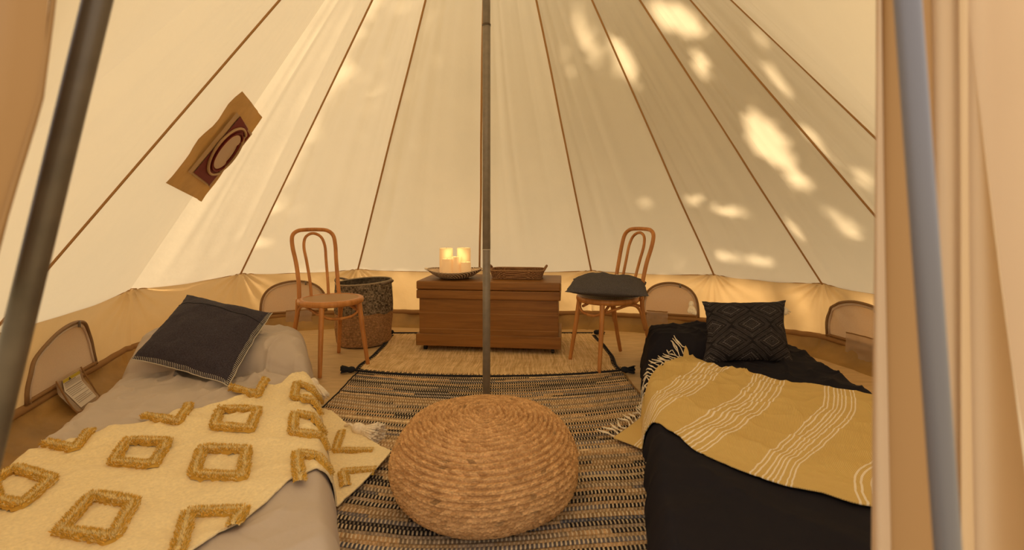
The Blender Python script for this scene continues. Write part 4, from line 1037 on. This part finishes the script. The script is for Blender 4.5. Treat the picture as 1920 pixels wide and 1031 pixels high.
j = 62; line = top[:, j] + [0, 0, .0015]; MB().tube(line[3:-3], .0016, 5).build('cover_seam', M['darkthread'], r, local=True)

# patterned black cushion, leaning on the pillow of the black bed
def pat(U, V):
    sc = 1.12
    a = (U * sc + V * sc * .9); b = (U * sc - V * sc * .9)
    ca = a - np.round(a); cb = b - np.round(b)
    u2 = (ca + cb); v2 = (ca - cb)
    rr = np.abs(u2) * .75 + np.abs(v2)
    lines = np.maximum.reduce([np.exp(-((rr - q) / .022) ** 2) for q in (.10, .20, .30, .46, .62, .70, .80)])
    dots = (np.sin(np.arctan2(v2, u2) * 22) > 0)
    ring = np.exp(-((rr - .34) / .035) ** 2) * np.where(dots, 1, .2) * 1.8
    small = np.exp(-((np.abs(np.sin(a * 9)) + np.abs(np.sin(b * 9))) / .25) ** 2) * .8
    k = np.clip(lines * .55 + ring * (np.round(a) + np.round(b) % 2 > -9) * .7 + small * .6, 0, 1.4)[..., None] * (0.75 + .25 * vnoise(U * 9, V * 9, 3))[..., None]
    return np.array([.016, .014, .017]) + np.array([.12, .11, .115]) * k
M['pattern'] = mat('black_jacquard', (1, 1, 1, 1), .9, tint=True, noise=(200, .2), bump=(250, .3, .002), spec=.15)
def fine_cushion():
    global cushion_pts
    old = cushion_pts
    cushion_pts = lambda w, h, t, n, p, s, a, wr: old(w, h, t, 300, p, s, a, wr)
    res = make_cushion('patterned_cushion', (1.365, 2.80, .315), (1, .03, .0), (.12, .30, .33), .52, .43, .17, M['pattern'], 'black patterned cushion with tassels leaning on the black bed pillow', 8, .12, .7, .006, cfn=pat)
    cushion_pts = old; return res
r, edge, top = fine_cushion()
Rm = r.rotation_euler.to_matrix()
def loc_dir(v): return tuple(Rm.inverted() @ Vector(v))
for i, (px_, py_, dv, mt) in enumerate([(-.265, .205, (-.25, -.25, -1), 'creamyarn'), (.262, .200, (.25, -.25, -1), 'creamyarn'), (-.245, -.21, (-.5, -.9, -.12), 'creamyarn'), (.245, -.21, (.9, -.2, -.25), 'darkthread')]):
    tassel(MB(), (px_, py_, .002), loc_dir(dv), (.10, .10, .085, .05)[i], .022, 50, seed=20 + i).build('tassel', M[mt], r, local=True)

# grey cushion on the second chair
r, edge, top = make_cushion('grey_cushion', (.625, 3.13, .527), (.90, -.22, -.015), (.22, .9, .05), .50, .46, .15, M['greylinen'], 'dark grey linen cushion with white button lying on a bentwood chair', 5, .05, .62, .008)
for i, (bx, by) in enumerate([(.05, .12)]):
    q = top[int(45 + bx / .25 * 30), int(45 + by / .23 * 30)]
    MB().lathe([(.001, .006), (.010, .006), (.015, .003), (.0155, 0)], 20, q[0], q[1]).build('button', M['creamyarn'], r, local=True).location = (0, 0, q[2])
